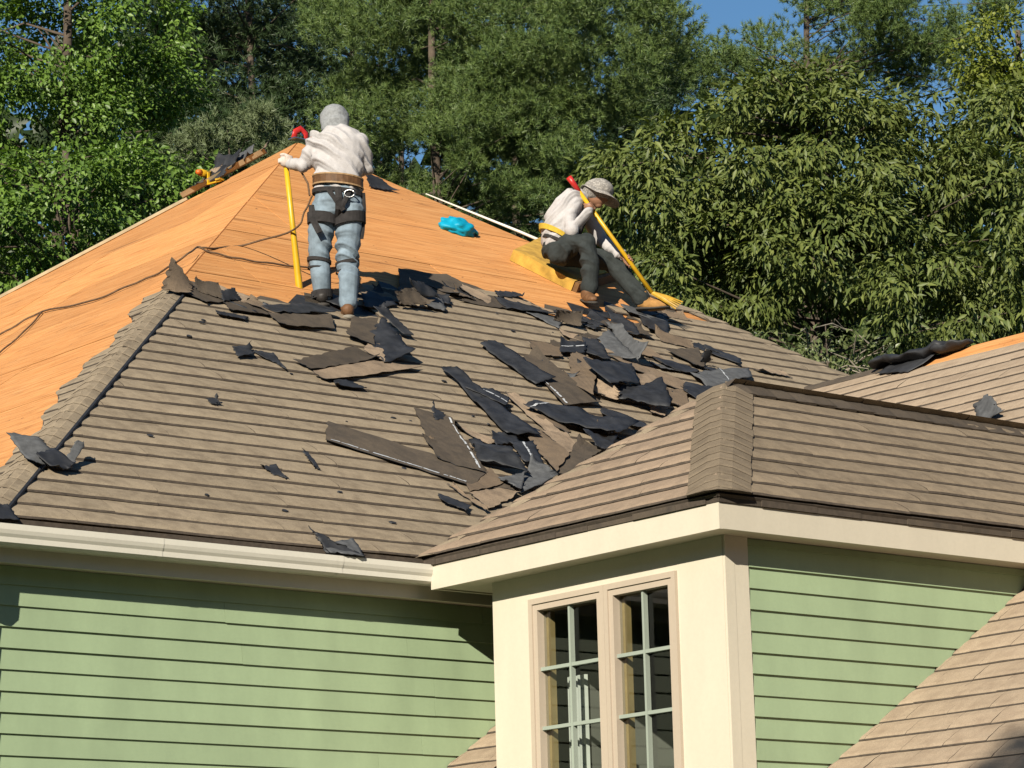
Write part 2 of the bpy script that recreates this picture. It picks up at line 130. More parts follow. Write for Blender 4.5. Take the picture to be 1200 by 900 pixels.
('umber', [(12.64, 4.315), (12.364, 4.698), (12.213, 4.477), (12.405, 4.212)], (0.013, 0.013, 0.004, 0.019), 0.012, None, 'larger dark brown scrap beside the dark brown tab along the torn edge', 'shingle_scrap'),
('black', [(16.704, 5.295), (16.836, 5.097), (17.012, 5.218), (16.888, 5.405)], (0.007, 0.012, 0.028, 0.016), 0.012, None, 'small squarish black scrap beside the dark brown square shingle along the torn edge', 'shingle_scrap'),
('umber', [(14.511, 5.009), (14.866, 4.944), (14.832, 5.21), (14.569, 5.257)], (0.015, 0.005, 0.029, 0.005), 0.012, None, 'larger squarish dark brown scrap beside the folded dark brown shingle bundle along the torn edge', 'shingle_scrap'),
('black', [(15.746, 5.576), (15.493, 5.587), (15.514, 5.441), (15.707, 5.433)], (0.024, 0.01, 0.013, 0.01), 0.012, None, 'tiny black scrap beside the dark felt remnant along the torn edge', 'shingle_scrap'),
('brown', [(18.174, 5.826), (18.49, 5.801), (18.459, 5.927), (18.245, 5.944)], (0.008, 0.007, 0.023, 0.027), 0.012, None, 'tiny brown scrap beside the black felt patch along the torn edge', 'shingle_scrap'),
('brown', [(12.752, 4.391), (13.111, 4.082), (13.186, 4.281), (12.954, 4.481)], (0.017, 0.019, 0.009, 0.014), 0.012, None, 'larger brown scrap beside the dark brown loose shingle along the torn edge', 'shingle_scrap'),
('black', [(14.09, 4.72), (13.835, 4.947), (13.695, 4.787), (13.94, 4.569)], (0.028, 0.022, 0.021, 0.018), 0.012, None, 'small black scrap beside the long black curled spike of felt along the torn edge', 'shingle_scrap'),
('black', [(16.541, 5.331), (16.872, 5.196), (16.851, 5.362), (16.639, 5.449)], (0.019, 0.024, 0.023, 0.012), 0.012, None, 'small black scrap beside the dark brown square shingle along the torn edge', 'shingle_scrap'),
('slate', [(18.122, 5.798), (17.698, 5.903), (17.659, 5.699), (18.045, 5.604)], (0.026, 0.023, 0.02, 0.009), 0.012, None, 'larger grey scrap beside the black felt patch along the torn edge', 'shingle_scrap'),
('black', [(15.002, 5.335), (15.253, 5.069), (15.333, 5.222), (15.162, 5.403)], (0.021, 0.027, 0.028, 0.02), 0.012, None, 'small black scrap beside the grey flap along the torn edge', 'shingle_scrap'),
('tan', [(14.273, 5.027), (14.68, 4.913), (14.643, 5.089), (14.372, 5.165)], (0.011, 0.02, 0.027, 0.008), 0.012, None, 'small long tan scrap beside the black felt patch along the torn edge', 'shingle_scrap'),
('tan', [(16.042, 5.437), (15.792, 5.712), (15.637, 5.537), (15.841, 5.312)], (0.015, 0.018, 0.028, 0.012), 0.012, None, 'larger tan scrap beside the dark felt remnant along the torn edge', 'shingle_scrap'),
('umber', [(13.529, 4.491), (13.339, 4.48), (13.364, 4.362), (13.504, 4.371)], (0.009, 0.019, 0.021, 0.022), 0.012, None, 'tiny dark brown scrap beside the black loose sheet along the torn edge', 'shingle_scrap'),
('tan', [(16.102, 5.477), (16.541, 5.226), (16.577, 5.38), (16.183, 5.604)], (0.01, 0.022, 0.026, 0.016), 0.012, None, 'small long tan scrap beside the jagged black felt along the torn edge', 'shingle_scrap'),
('black', [(12.804, 4.422), (12.663, 4.605), (12.514, 4.473), (12.64, 4.31)], (0.025, 0.025, 0.023, 0.028), 0.012, None, 'tiny squarish black scrap beside the small black tab along the torn edge', 'shingle_scrap'),
('black', [(18.21, 5.859), (17.996, 5.847), (18.035, 5.739), (18.193, 5.748)], (0.022, 0.023, 0.006, 0.014), 0.012, None, 'tiny black scrap beside the black felt patch along the torn edge', 'shingle_scrap'),
('umber', [(15.297, 5.56), (15.474, 5.308), (15.643, 5.431), (15.47, 5.677)], (0.006, 0.024, 0.023, 0.012), 0.012, None, 'small squarish dark brown scrap beside the dark felt remnant along the torn edge', 'shingle_scrap'),
('black', [(12.443, 4.476), (12.827, 4.168), (12.879, 4.333), (12.566, 4.583)], (0.025, 0.019, 0.012, 0.013), 0.012, None, 'small long black scrap beside the small black tab along the torn edge', 'shingle_scrap'),
('black', [(17.236, 5.318), (17.104, 5.543), (16.95, 5.397), (17.034, 5.254)], (0.016, 0.03, 0.018, 0.014), 0.012, None, 'small squarish black scrap beside the black felt along the torn edge', 'shingle_scrap'),
('black', [(17.836, 5.8), (17.978, 5.686), (18.081, 5.888), (17.996, 5.957)], (0.016, 0.014, 0.017, 0.005), 0.012, None, 'tiny squarish black scrap beside the black felt patch along the torn edge', 'shingle_scrap'),
('slate', [(13.187, 4.282), (13.011, 4.395), (12.947, 4.265), (13.092, 4.172)], (0.005, 0.014, 0.024, 0.015), 0.012, None, 'tiny squarish grey scrap beside the dark brown shingle along the torn edge', 'shingle_scrap'),
('brown', [(15.511, 5.395), (15.693, 5.333), (15.7, 5.44), (15.549, 5.491)], (0.025, 0.028, 0.014, 0.03), 0.012, None, 'tiny brown scrap beside the dark felt remnant along the torn edge', 'shingle_scrap'),
('slate', [(16.168, 5.238), (16.364, 4.98), (16.529, 5.185), (16.395, 5.362)], (0.011, 0.016, 0.011, 0.021), 0.012, None, 'larger squarish grey scrap beside the dark brown square shingle along the torn edge', 'shingle_scrap'),
('tan', [(12.949, 4.48), (12.685, 4.643), (12.61, 4.403), (12.769, 4.305)], (0.026, 0.029, 0.02, 0.008), 0.012, None, 'small squarish tan scrap beside the small black tab along the torn edge', 'shingle_scrap')]
ROPES={'a': [((15.425, 7.751), None), ((15.066, 7.325), None), ((14.574, 6.704), None), ((14.179, 6.273), None), ((13.672, 5.867), None), ((13.213, 5.628), None), ((13.084, 5.599), None), ((12.8, 5.306), None), (None, (12.934, 20.205, 7.71)), (None, (12.891, 20.555, 7.68)), (None, (12.857, 21.11, 7.656)), (None, (13.151, 22.369, 7.864)), (None, (13.018, 22.581, 7.77)), (None, (12.801, 22.662, 7.616))], 'b': [((13.084, 5.599), None), ((13.23, 5.512), None), ((13.501, 5.486), None), ((13.891, 5.518), None), ((14.316, 5.596), None), ((14.698, 5.802), None)], 'c': [(None, (13.151, 22.369, 7.864)), (None, (12.68, 21.855, 7.531)), (None, (12.245, 21.51, 7.223)), (None, (12.008, 21.294, 7.055))]}
SPOTS={'bag': (16.857, 7.397), 'cushA': (17.065, 6.791), 'cushB': (17.799, 7.379), 'cushC': (18.355, 6.823), 'cushD': (17.362, 6.192), 'tri': (16.546, 8.378), 'border0': (12.243, 4.401), 'b1': (12.595, 4.42), 'b2': (13.419, 4.492), 'b3': (14.818, 5.148), 'b4': (15.928, 5.621), 'b5': (16.297, 5.341), 'b6': (17.365, 5.495), 'b7': (18.731, 6.233), 'vent': (16.542, 8.355)}
TREES=[
('broad', 'broadleaf_tree', 'tall bright green broadleaf tree at the left edge behind the bare plywood slope', (20.9, 35.19, 0.0), [(-0.03, -0.5, 15.25, 1.5, 1.6, 1.1), (1.06, 0.5, 15.68, 0.83, 1.2, 0.83), (-0.02, -0.5, 13.92, 1.26, 1.4, 0.86), (1.01, 0.5, 14.76, 0.83, 1.0, 0.53), (-1.41, -0.5, 14.68, 1.38, 1.6, 2.07), (-0.67, 0.5, 17.23, 2.75, 1.8, 1.07)], 1.0, 1, None),
('broad', 'broadleaf_tree', 'lower leafy green tree hugging the plywood edge at the left', (18.73, 31.32, 0.0), [(-0.07, -0.13, 11.73, 0.98, 1.2, 0.57), (0.69, 0.37, 12.12, 0.78, 1.0, 0.4), (1.23, 0.67, 12.3, 0.44, 0.7, 0.29), (-0.55, -0.63, 11.13, 0.71, 1.2, 0.71), (0.14, -0.13, 10.98, 0.72, 1.0, 0.46), (-1.4, -0.13, 11.55, 0.82, 1.2, 1.13)], 1.0, 2, None),
('pine', 'pine_tree', 'dark shaded pine between the left broadleaf tree and the standing worker', (32.12, 46.82, 0.0), [(0.08, -0.6, 19.76, 1.77, 3.0, 2.42), (-0.23, -0.6, 21.64, 2.44, 3.0, 0.97), (0.54, -0.6, 18.24, 1.77, 3.0, 0.96), (-0.82, 0.4, 20.97, 1.48, 2.5, 1.32), (-1.25, 1.4, 19.92, 1.5, 3.0, 2.0)], 0.55, 3, 'pines behind the roof'),
('pine', 'pine_tree', 'big soft green pine rising behind the roof peak between the two workers', (31.83, 40.71, 0.0), [(0.07, 0.33, 18.7, 1.8, 2.6, 1.8), (1.84, -0.67, 18.01, 1.91, 2.6, 1.62), (0.63, -0.67, 16.52, 1.75, 2.4, 1.02), (2.99, 0.33, 18.62, 1.42, 2.2, 1.2), (1.61, 0.33, 20.08, 2.71, 2.6, 0.75), (-1.19, 1.33, 17.78, 0.91, 2.0, 1.52), (2.48, -1.67, 15.81, 1.29, 2.0, 0.86), (-1.31, 1.33, 19.54, 1.07, 2.2, 1.38), (1.24, -0.67, 17.42, 1.61, 2.2, 1.17)], 1.0, 4, 'pines behind the roof'),
('pine', 'pine_tree', 'pine with spreading boughs against blue sky above the round leafy tree', (41.49, 41.25, 0.0), [(0.18, -0.17, 20.74, 2.01, 2.4, 1.0), (1.86, -0.17, 20.88, 1.51, 2.2, 0.92), (-1.35, -0.17, 20.2, 1.0, 1.6, 0.5), (1.08, -0.17, 22.04, 1.51, 2.0, 0.5), (2.85, -0.17, 20.59, 1.0, 1.6, 0.67), (3.56, 0.83, 21.62, 0.85, 1.4, 0.41)], 0.9, 5, 'pines behind the roof'),
('chestnut', 'chestnut_tree', 'large tree with drooping pointed leaves filling the right behind the sitting worker', (28.64, 28.35, 0.0), [(-0.73, -0.05, 13.08, 1.72, 1.8, 1.2), (-2.0, -0.05, 12.76, 1.09, 1.5, 1.09), (0.77, -0.05, 13.16, 1.49, 1.7, 1.15), (1.86, -0.05, 12.3, 1.25, 1.6, 1.37), (-0.15, -0.55, 11.87, 1.24, 1.4, 0.84), (-1.32, -1.05, 11.43, 1.0, 1.3, 0.66), (1.54, -1.05, 11.12, 1.33, 1.4, 0.77), (0.11, 0.95, 14.21, 1.3, 1.4, 0.53), (2.79, 0.95, 13.65, 0.82, 1.4, 1.06), (-2.5, 0.95, 13.66, 0.59, 1.2, 0.7)], 1.0, 6, None),
('broad', 'broadleaf_tree', 'yellow green tree crown in the top right corner', (32.83, 28.75, 0.0), [(0.22, -0.0, 15.63, 0.89, 1.4, 0.6), (-0.18, 0.0, 15.15, 0.52, 1.0, 0.5), (0.8, -0.0, 14.99, 0.99, 1.4, 0.99), (0.23, -0.0, 14.81, 0.62, 1.0, 0.49), (-0.28, 0.0, 15.6, 0.37, 0.8, 0.32)], 1.0, 7, None),
('shrub', 'twiggy_shrub', 'low shrub with bare twigs between the right hip and the far roof', (23.73, 23.46, 0.0), [(-0.12, -0.17, 8.98, 0.51, 0.8, 0.26), (0.39, -0.17, 8.87, 0.42, 0.7, 0.2), (-0.43, 0.33, 9.24, 0.33, 0.6, 0.21)], 1.0, 8, None),
('young', 'young_pine', 'pale young pine tips showing above the debris on the left ridge', (21.44, 31.69, 0.0), [(0.27, -0.12, 13.15, 0.33, 0.5, 0.28), (-0.22, -0.13, 13.08, 0.31, 0.5, 0.22), (-0.6, 0.38, 13.16, 0.24, 0.4, 0.18), (0.59, -0.12, 12.84, 0.33, 0.4, 0.15)], 1.0, 9, None),
('pine', 'pine_tree', 'shadowy pine low behind the roof peak, in front of the deep woods', (36.84, 48.23, 0.0), [(0.04, -0.67, 18.47, 1.89, 2.0, 1.03), (2.08, -0.67, 17.89, 2.05, 2.0, 1.03), (-1.07, 1.33, 19.43, 1.06, 2.0, 1.42)], 0.6, 10, 'pines behind the roof'),
('pine', 'pine_tree', 'tall dark pine filling the gap above the standing worker, behind the soft green pine', (37.28, 50.87, 0.0), [(0.07, 0.0, 22.94, 2.18, 2.4, 2.0), (-0.5, 0.0, 21.24, 1.45, 2.0, 1.27), (1.18, -0.0, 24.06, 2.56, 2.4, 1.1), (-1.38, 0.0, 23.35, 1.46, 2.0, 1.64)], 0.65, 13, 'pines behind the roof'),
('pine', 'pine_tree', 'dark pine behind the big soft green pine, left of the clear sky gap', (40.56, 49.51, 0.0), [(0.14, -0.0, 23.57, 2.78, 2.6, 1.67), (1.96, 0.0, 22.75, 2.03, 2.4, 1.66), (0.81, -0.0, 21.05, 2.94, 2.4, 1.47), (3.24, -0.0, 22.14, 1.11, 1.6, 0.74)], 0.65, 14, 'pines behind the roof'),
('broad', 'broadleaf_tree', 'dark broadleaf tree behind the left trees in deep shade', (32.94, 53.1, 0.0), [(-0.3, -0.0, 20.86, 3.38, 2.5, 2.32), (2.01, 0.0, 19.32, 1.95, 2.0, 1.42), (-1.71, -0.0, 18.69, 2.83, 2.0, 1.59)], 0.6, 11, None),
('chestnut', 'broadleaf_tree', 'dark leafy tree deep behind the drooping leaved tree', (35.59, 35.52, 0.0), [(-0.21, -0.0, 14.02, 3.69, 2.0, 1.56), (2.37, -0.0, 14.4, 2.56, 2.0, 1.85), (-2.18, -0.0, 14.51, 1.56, 2.0, 1.28)], 0.5, 12, None)]
CAM_M=[[0.777462, 0.113437, 0.618615], [-0.628414, 0.179961, 0.756776], [-0.02548, -0.977111, 0.211198]]

# ------------------------------------------------------------------ camera, sky, sun, exposure
cd = bpy.data.cameras.new('camera'); cam = bpy.data.objects.new('camera', cd); COL.objects.link(cam)
cm = CAM_M
cam.matrix_world = Matrix(((cm[0][0], -cm[0][1], -cm[0][2], 0), (cm[1][0], -cm[1][1], -cm[1][2], 0),
                           (cm[2][0], -cm[2][1], -cm[2][2], 1.6), (0, 0, 0, 1)))
cd.sensor_width = 36; cd.lens = 36 * 3629.03 / 1200; cd.clip_end = 3000; cd.clip_start = .1
SC.camera = cam
SUN = Vector((-1.57, -1.0, .86)).normalized()
w = bpy.data.worlds.new('World'); SC.world = w; w.use_nodes = True
nt = w.node_tree; bg = nt.nodes['Background']
sky = nt.nodes.new('ShaderNodeTexSky'); sky.sky_type = 'NISHITA'; sky.sun_disc = False
sky.sun_elevation = math.asin(SUN.z); sky.sun_rotation = math.atan2(SUN.x, SUN.y)
sky.air_density = 1.0; sky.dust_density = 0; sky.ozone_density = 2.0
hs = nt.nodes.new('ShaderNodeHueSaturation'); hs.inputs['Saturation'].default_value = 1.22
nt.links.new(sky.outputs[0], hs.inputs['Color']); nt.links.new(hs.outputs[0], bg.inputs[0]); bg.inputs[1].default_value = .052
sl = bpy.data.lights.new('sun', 'SUN'); so = bpy.data.objects.new('sun', sl); COL.objects.link(so)
sl.energy = 5.0; sl.angle = math.radians(.5); sl.color = (1, .92, .77)
so.rotation_euler = SUN.to_track_quat('Z', 'Y').to_euler(); so.location = (-30, -20, 30)
SC.view_settings.view_transform = 'Standard'; SC.view_settings.look = 'None'
SC.view_settings.exposure = .92; SC.view_settings.gamma = 1
SC.render.engine = 'CYCLES'

# ------------------------------------------------------------------ materials
class NT:
    def __init__(s, name):
        s.m = bpy.data.materials.new(name); s.m.use_nodes = True; s.t = s.m.node_tree
        s.b = s.t.nodes['Principled BSDF']
    def n(s, typ, **kw):
        x = s.t.nodes.new(typ)
        for k, v in kw.items():
            if k in x.inputs and not hasattr(x, k): x.inputs[k].default_value = v
            else:
                try: setattr(x, k, v)
                except Exception: x.inputs[k].default_value = v
        return x
    def l(s, a, b): s.t.links.new(a, b)
    def coord(s, scale=(1, 1, 1), rot=(0, 0, 0), kind='Object'):
        c = s.n('ShaderNodeTexCoord'); mp = s.n('ShaderNodeMapping')
        mp.inputs['Scale'].default_value = scale; mp.inputs['Rotation'].default_value = rot
        s.l(c.outputs[kind], mp.inputs['Vector']); return mp.outputs[0]
    def noise(s, vec, scale, detail=3, rough=.55):
        x = s.n('ShaderNodeTexNoise'); x.inputs['Scale'].default_value = scale
        x.inputs['Detail'].default_value = detail; x.inputs['Roughness'].default_value = rough
        s.l(vec, x.inputs['Vector']); return x.outputs['Fac']
    def ramp(s, fac, stops):
        r = s.n('ShaderNodeValToRGB'); e = r.color_ramp.elements
        while len(e) < len(stops): e.new(.5)
        for i, (p, c) in enumerate(stops): e[i].position = p; e[i].color = (*c, 1)
        s.l(fac, r.inputs[0]); return r.outputs[0]
    def mix(s, fac, a, b, mode='MIX'):
        x = s.n('ShaderNodeMix', data_type='RGBA', blend_type=mode)
        for i, v in ((0, fac), (6, a), (7, b)):
            if isinstance(v, (int, float)): x.inputs[i].default_value = v
            elif isinstance(v, tuple): x.inputs[i].default_value = (*v, 1)
            else: s.l(v, x.inputs[i])
        return x.outputs[2]
    def bump(s, h, strength=.3, dist=.01):
        b = s.n('ShaderNodeBump'); b.inputs['Strength'].default_value = strength; b.inputs['Distance'].default_value = dist
        s.l(h, b.inputs['Height']); s.l(b.outputs[0], s.b.inputs['Normal'])
    def rnd(s): return s.n('ShaderNodeObjectInfo').outputs['Random']

ALB = .62                                                      # base colours scaled down against a higher exposure, to deepen the shade
def sc(c, k=None): return tuple(x * (k or ALB) for x in c)
def simple(name, col, rough=.6, var=.12, scale=8, metallic=0, spec=.4, bump=0, bscale=60, fine=None):
    k = NT(name); v = k.coord(kind='Object'); col = col if metallic or max(col) < .1 else sc(col)
    f = k.noise(v, scale, 4)
    lo = tuple(c * (1 - var) for c in col); hi = tuple(min(1, c * (1 + var)) for c in col)
    c = k.ramp(f, [(.3, lo), (.7, hi)])
    k.l(c, k.b.inputs['Base Color']); k.b.inputs['Roughness'].default_value = rough
    k.b.inputs['Metallic'].default_value = metallic; k.b.inputs['Specular IOR Level'].default_value = spec
    if bump: k.bump(k.noise(v, bscale, 3), bump, .004)
    return k.m

def shingle_mat(name, col, var=.25, objvar=.18, stain=(.13, .10, .075)):
    col, stain = sc(col), sc(stain)
    k = NT(name); v = k.coord(kind='Generated'); g = k.n('ShaderNodeNewGeometry').outputs['Position']
    gran = k.noise(g, 160, 2, .8); patch = k.noise(g, 1.7, 4, .6); streak = k.noise(g, 9, 4, .65)
    lo = tuple(c * (1 - var) for c in col); hi = tuple(min(1, c * (1 + var)) for c in col)
    c = k.ramp(gran, [(.32, lo), (.68, hi)])
    c = k.mix(k.ramp(streak, [(.42, (0, 0, 0)), (.72, (.7,) * 3)]), c, stain)
    c = k.mix(k.ramp(patch, [(.4, (0, 0, 0)), (.7, (.22,) * 3)]), c, tuple(min(1, x * 1.35) for x in col))
    br = k.n('ShaderNodeMapRange'); br.inputs[3].default_value = 1 - objvar; br.inputs[4].default_value = 1 + objvar
    k.l(k.rnd(), br.inputs[0])
    h = k.n('ShaderNodeHueSaturation'); k.l(br.outputs[0], h.inputs['Value']); k.l(c, h.inputs['Color'])
    k.l(h.outputs[0], k.b.inputs['Base Color']); k.b.inputs['Roughness'].default_value = .92
    k.b.inputs['Specular IOR Level'].default_value = .2
    k.bump(gran, .35, .004)
    return k.m

M = {}
M['shingle'] = shingle_mat('asphalt_shingle', (.35, .28, .195), objvar=.08, stain=(.17, .13, .09))
M['shingle_pale'] = shingle_mat('asphalt_shingle_pale', (.37, .275, .195), objvar=.05, stain=(.22, .165, .12))
M['shingle_bay'] = shingle_mat('asphalt_shingle_worn', (.295, .230, .158), objvar=.09, stain=(.15, .115, .08))
M['shingle_cap'] = shingle_mat('asphalt_cap_shingle', (.235, .185, .128), objvar=.06, stain=(.15, .115, .08))  # darker than the slopes: shade from the caps' facing is in the colour
M['shingle_low'] = shingle_mat('asphalt_shingle_light', (.445, .345, .248), objvar=.07, stain=(.3, .22, .155))
M['edge'] = simple('asphalt_cut_edge', (.05, .038, .028), .9, .3, 30)
M['black'] = simple('asphalt_underside', (.019, .020, .023), .6, .5, 9, spec=.3, bump=.5, bscale=45)
M['umber'] = shingle_mat('shingle_weathered_dark', (.105, .083, .062), stain=(.05, .043, .038))
M['brown'] = shingle_mat('shingle_loose_brown', (.225, .165, .112))
M['tan'] = shingle_mat('shingle_loose_tan', (.37, .275, .19), objvar=.1)
M['slate'] = simple('shingle_back_dusty', (.062, .064, .067), .8, .3, 18, bump=.5, bscale=70)
M['tar'] = simple('adhesive_release_film', (.62, .64, .66), .35, .2, 40)

def wood_mat(name, axis):
    k = NT(name); g = k.n('ShaderNodeNewGeometry').outputs['Position']
    mp = k.n('ShaderNodeMapping'); k.l(g, mp.inputs[0])
    mp.inputs['Scale'].default_value = (.6, 6, 9) if axis == 'x' else (6, .6, 9)
    gr = k.noise(mp.outputs[0], 4.5, 5, .65)
    mp2 = k.n('ShaderNodeMapping'); k.l(g, mp2.inputs[0]); mp2.inputs['Scale'].default_value = (.5, 22, 34) if axis == 'x' else (22, .5, 34)
    fine = k.noise(mp2.outputs[0], 3, 3, .7); dots = k.noise(g, 26, 2, .5)
    big = k.noise(g, 1.3, 4, .6); knots = k.noise(mp.outputs[0], 1.6, 3, .5)
    c = k.ramp(gr, [(.25, (.26, .11, .034)), (.42, (.45, .20, .065)), (.75, (.53, .275, .105))])
    c = k.mix(k.ramp(big, [(.42, (0, 0, 0)), (.75, (.55,) * 3)]), c, (.53, .225, .068))
    c = k.mix(k.ramp(knots, [(.66, (0, 0, 0)), (.72, (.55,) * 3)]), c, (.12, .05, .018))
    c = k.mix(k.ramp(fine, [(.5, (0, 0, 0)), (.66, (.75,) * 3)]), c, (.24, .095, .028))
    c = k.mix(k.ramp(fine, [(.28, (.6,) * 3), (.42, (0, 0, 0))]), c, (.58, .36, .17))
    c = k.mix(k.ramp(dots, [(.7, (0, 0, 0)), (.76, (.8,) * 3)]), c, (.07, .035, .018))
    br = k.n('ShaderNodeMapRange'); br.inputs[3].default_value = .82; br.inputs[4].default_value = 1.1
    k.l(k.rnd(), br.inputs[0])
    h = k.n('ShaderNodeHueSaturation'); k.l(br.outputs[0], h.inputs['Value']); k.l(c, h.inputs['Color'])
    k.l(h.outputs[0], k.b.inputs['Base Color']); k.b.inputs['Roughness'].default_value = .75
    k.b.inputs['Specular IOR Level'].default_value = .25
    k.bump(gr, .3, .006); return k.m
M['ply_x'] = wood_mat('plywood_grain_along', 'x'); M['ply_y'] = wood_mat('plywood_grain_across', 'y')
M['lumber'] = simple('pale_lumber', (.52, .40, .24), .7, .2, 6)

def paint(name, col, dirt=.12, rough=.55):
    col = sc(col, .66)
    k = NT(name); g = k.n('ShaderNodeNewGeometry').outputs['Position']
    mp = k.n('ShaderNodeMapping'); mp.inputs['Scale'].default_value = (1, 1, .35); k.l(g, mp.inputs[0])
    f = k.noise(mp.outputs[0], 3.5, 6, .6); fine = k.noise(g, 45, 3, .6)
    c = k.ramp(f, [(.3, tuple(x * (1 - dirt) for x in col)), (.65, col)])
    c = k.mix(k.ramp(fine, [(.3, (.12,) * 3), (.6, (0, 0, 0))]), c, tuple(x * .7 for x in col))
    br = k.n('ShaderNodeMapRange'); br.inputs[3].default_value = .965; br.inputs[4].default_value = 1.03
    k.l(k.rnd(), br.inputs[0])
    h = k.n('ShaderNodeHueSaturation'); k.l(br.outputs[0], h.inputs['Value']); k.l(c, h.inputs['Color'])
    k.l(h.outputs[0], k.b.inputs['Base Color']); k.b.inputs['Roughness'].default_value = rough
    k.bump(fine, .12, .003); return k.m
M['green'] = paint('green_clapboard_paint', (.375, .485, .292), .16)
M['cream'] = paint('cream_trim_paint', (.70, .635, .51), .08)
M['white'] = paint('gutter_white_enamel', (.80, .76, .66), .06, .35)
M['casing'] = paint('window_casing_beige', (.53, .44, .345), .07)
M['muntin'] = paint('muntin_grey_green', (.36, .41, .35), .06, .4)
M['jamb'] = simple('oak_jamb', (.42, .31, .15), .5, .15, 10)
M['sheath'] = simple('wall_sheathing', (.03, .045, .025), .9, .2, 4)
M['room'] = simple('dim_room', (.22, .22, .20), .9, .3, 1.2)
M['curtain'] = simple('pale_curtain', (.62, .64, .62), .9, .1, 6)
M['interior_brown'] = simple('brown_furniture', (.16, .09, .055), .6, .3, 4)
def glass_mat():
    k = NT('window_glass'); t = k.t
    out = t.nodes['Material Output']; t.nodes.remove(k.b)
    tr = t.nodes.new('ShaderNodeBsdfTransparent'); tr.inputs[0].default_value = (.84, .88, .84, 1)
    gl = t.nodes.new('ShaderNodeBsdfGlossy'); gl.inputs['Roughness'].default_value = .02
    fr = t.nodes.new('ShaderNodeFresnel'); fr.inputs[0].default_value = 1.5
    mx = t.nodes.new('ShaderNodeMixShader'); t.links.new(fr.outputs[0], mx.inputs[0])
    t.links.new(tr.outputs[0], mx.inputs[1]); t.links.new(gl.outputs[0], mx.inputs[2]); t.links.new(mx.outputs[0], out.inputs[0])
    return k.m
M['glass'] = glass_mat()

def leaf_mat(name, cols, rough=.45, trans=.3, spec=.35):
    cols = [sc(c, .72) for c in cols]
    k = NT(name); isl = k.n('ShaderNodeNewGeometry').outputs['Random Per Island']
    g = k.n('ShaderNodeTexCoord').outputs['Object']
    n = len(cols); c = k.ramp(isl, [(i / (n - 1), cols[i]) for i in range(n)])
    pt = k.noise(g, .9, 3); c2 = k.mix(k.ramp(pt, [(.35, (0, 0, 0)), (.7, (.35,) * 3)]), c, cols[-1])
    k.l(c2, k.b.inputs['Base Color']); k.b.inputs['Roughness'].default_value = rough
    k.b.inputs['Specular IOR Level'].default_value = spec
    tl = k.n('ShaderNodeBsdfTranslucent'); k.l(k.mix(1.0, c2, (1.0, 1.15, .35), 'MULTIPLY'), tl.inputs[0])
    mx = k.n('ShaderNodeMixShader'); mx.inputs[0].default_value = trans
    k.l(k.b.outputs[0], mx.inputs[1]); k.l(tl.outputs[0], mx.inputs[2])
    k.l(mx.outputs[0], k.t.nodes['Material Output'].inputs[0]); return k.m
M['leaf_broad'] = leaf_mat('maple_leaf', [(0.068, 0.128, 0.027), (0.128, 0.225, 0.038), (0.195, 0.315, 0.053)])
M['leaf_yellow'] = leaf_mat('yellow_green_leaf', [(0.108, 0.142, 0.020), (0.176, 0.216, 0.030), (0.230, 0.257, 0.041)])
M['leaf_chestnut'] = leaf_mat('chestnut_leaf', [(0.075, 0.105, 0.030), (0.112, 0.150, 0.039), (0.180, 0.210, 0.053)], .5, .2, .25)
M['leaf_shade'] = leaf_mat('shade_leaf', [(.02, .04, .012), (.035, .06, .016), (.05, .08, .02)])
M['leaf_shrub'] = leaf_mat('shrub_leaf', [(0.084, 0.112, 0.042), (0.126, 0.161, 0.056), (0.182, 0.210, 0.084)], .4, .2)
M['needle'] = leaf_mat('pine_needle', [(.070, .125, .045), (.115, .18, .05), (.175, .235, .06)], .5, .15)
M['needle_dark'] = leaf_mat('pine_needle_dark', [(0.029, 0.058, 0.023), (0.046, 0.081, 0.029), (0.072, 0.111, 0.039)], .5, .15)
M['needle_pale'] = leaf_mat('pine_needle_pale', [(0.120, 0.158, 0.075), (0.165, 0.210, 0.098), (0.225, 0.270, 0.135)], .5, .2)
M['bark'] = simple('bark', (.10, .075, .055), .95, .4, 9, bump=.8, bscale=25)
M['bark_pale'] = simple('bare_twig_bark', (.30, .26, .20), .9, .3, 14)
M['grass'] = simple('lawn', (.06, .10, .03), .95, .4, 3)
M['ground_wood'] = simple('forest_floor', (.05, .045, .025), .95, .4, 2)

def cloth(name, col, var=.08, rough=.9, scale=25, weave=0, second=None, bump=.25):
    col = sc(col) if max(col) > .06 else col; second = sc(second) if second else None
    k = NT(name); v = k.coord(kind='Object'); f = k.noise(v, scale, 4, .6)
    c = k.ramp(f, [(.3, tuple(x * (1 - var) for x in col)), (.7, tuple(min(1, x * (1 + var)) for x in col))])
    if second:
        ch = k.n('ShaderNodeTexVoronoi'); ch.inputs['Scale'].default_value = weave; k.l(v, ch.inputs['Vector'])
        c = k.mix(k.ramp(ch.outputs['Distance'], [(.35, (0, 0, 0)), (.5, (1, 1, 1))]), c, second)
    k.l(c, k.b.inputs['Base Color']); k.b.inputs['Roughness'].default_value = rough
    k.b.inputs['Specular IOR Level'].default_value = .2
    k.bump(k.noise(v, 140, 2), bump, .003); return k.m
M['skin'] = simple('skin', (.34, .17, .10), .55, .1, 20)
M['shirt'] = cloth('white_cotton', (.53, .505, .505), .1, bump=.5)
M['hood'] = cloth('grey_patterned_cotton', (.30, .31, .32), .22, scale=60, weave=0)
M['hat'] = cloth('grey_speckled_cloth', (.46, .43, .39), .1, weave=60, second=(.28, .26, .24))
M['jeans'] = cloth('washed_denim', (.225, .29, .35), .3, scale=12)
M['dark_trousers'] = cloth('charcoal_twill', (.022, .026, .026), .3, scale=14)
M['webbing'] = cloth('black_webbing', (.022, .02, .02), .3)
M['leather'] = cloth('brown_leather', (.13, .065, .028), .3, .6)
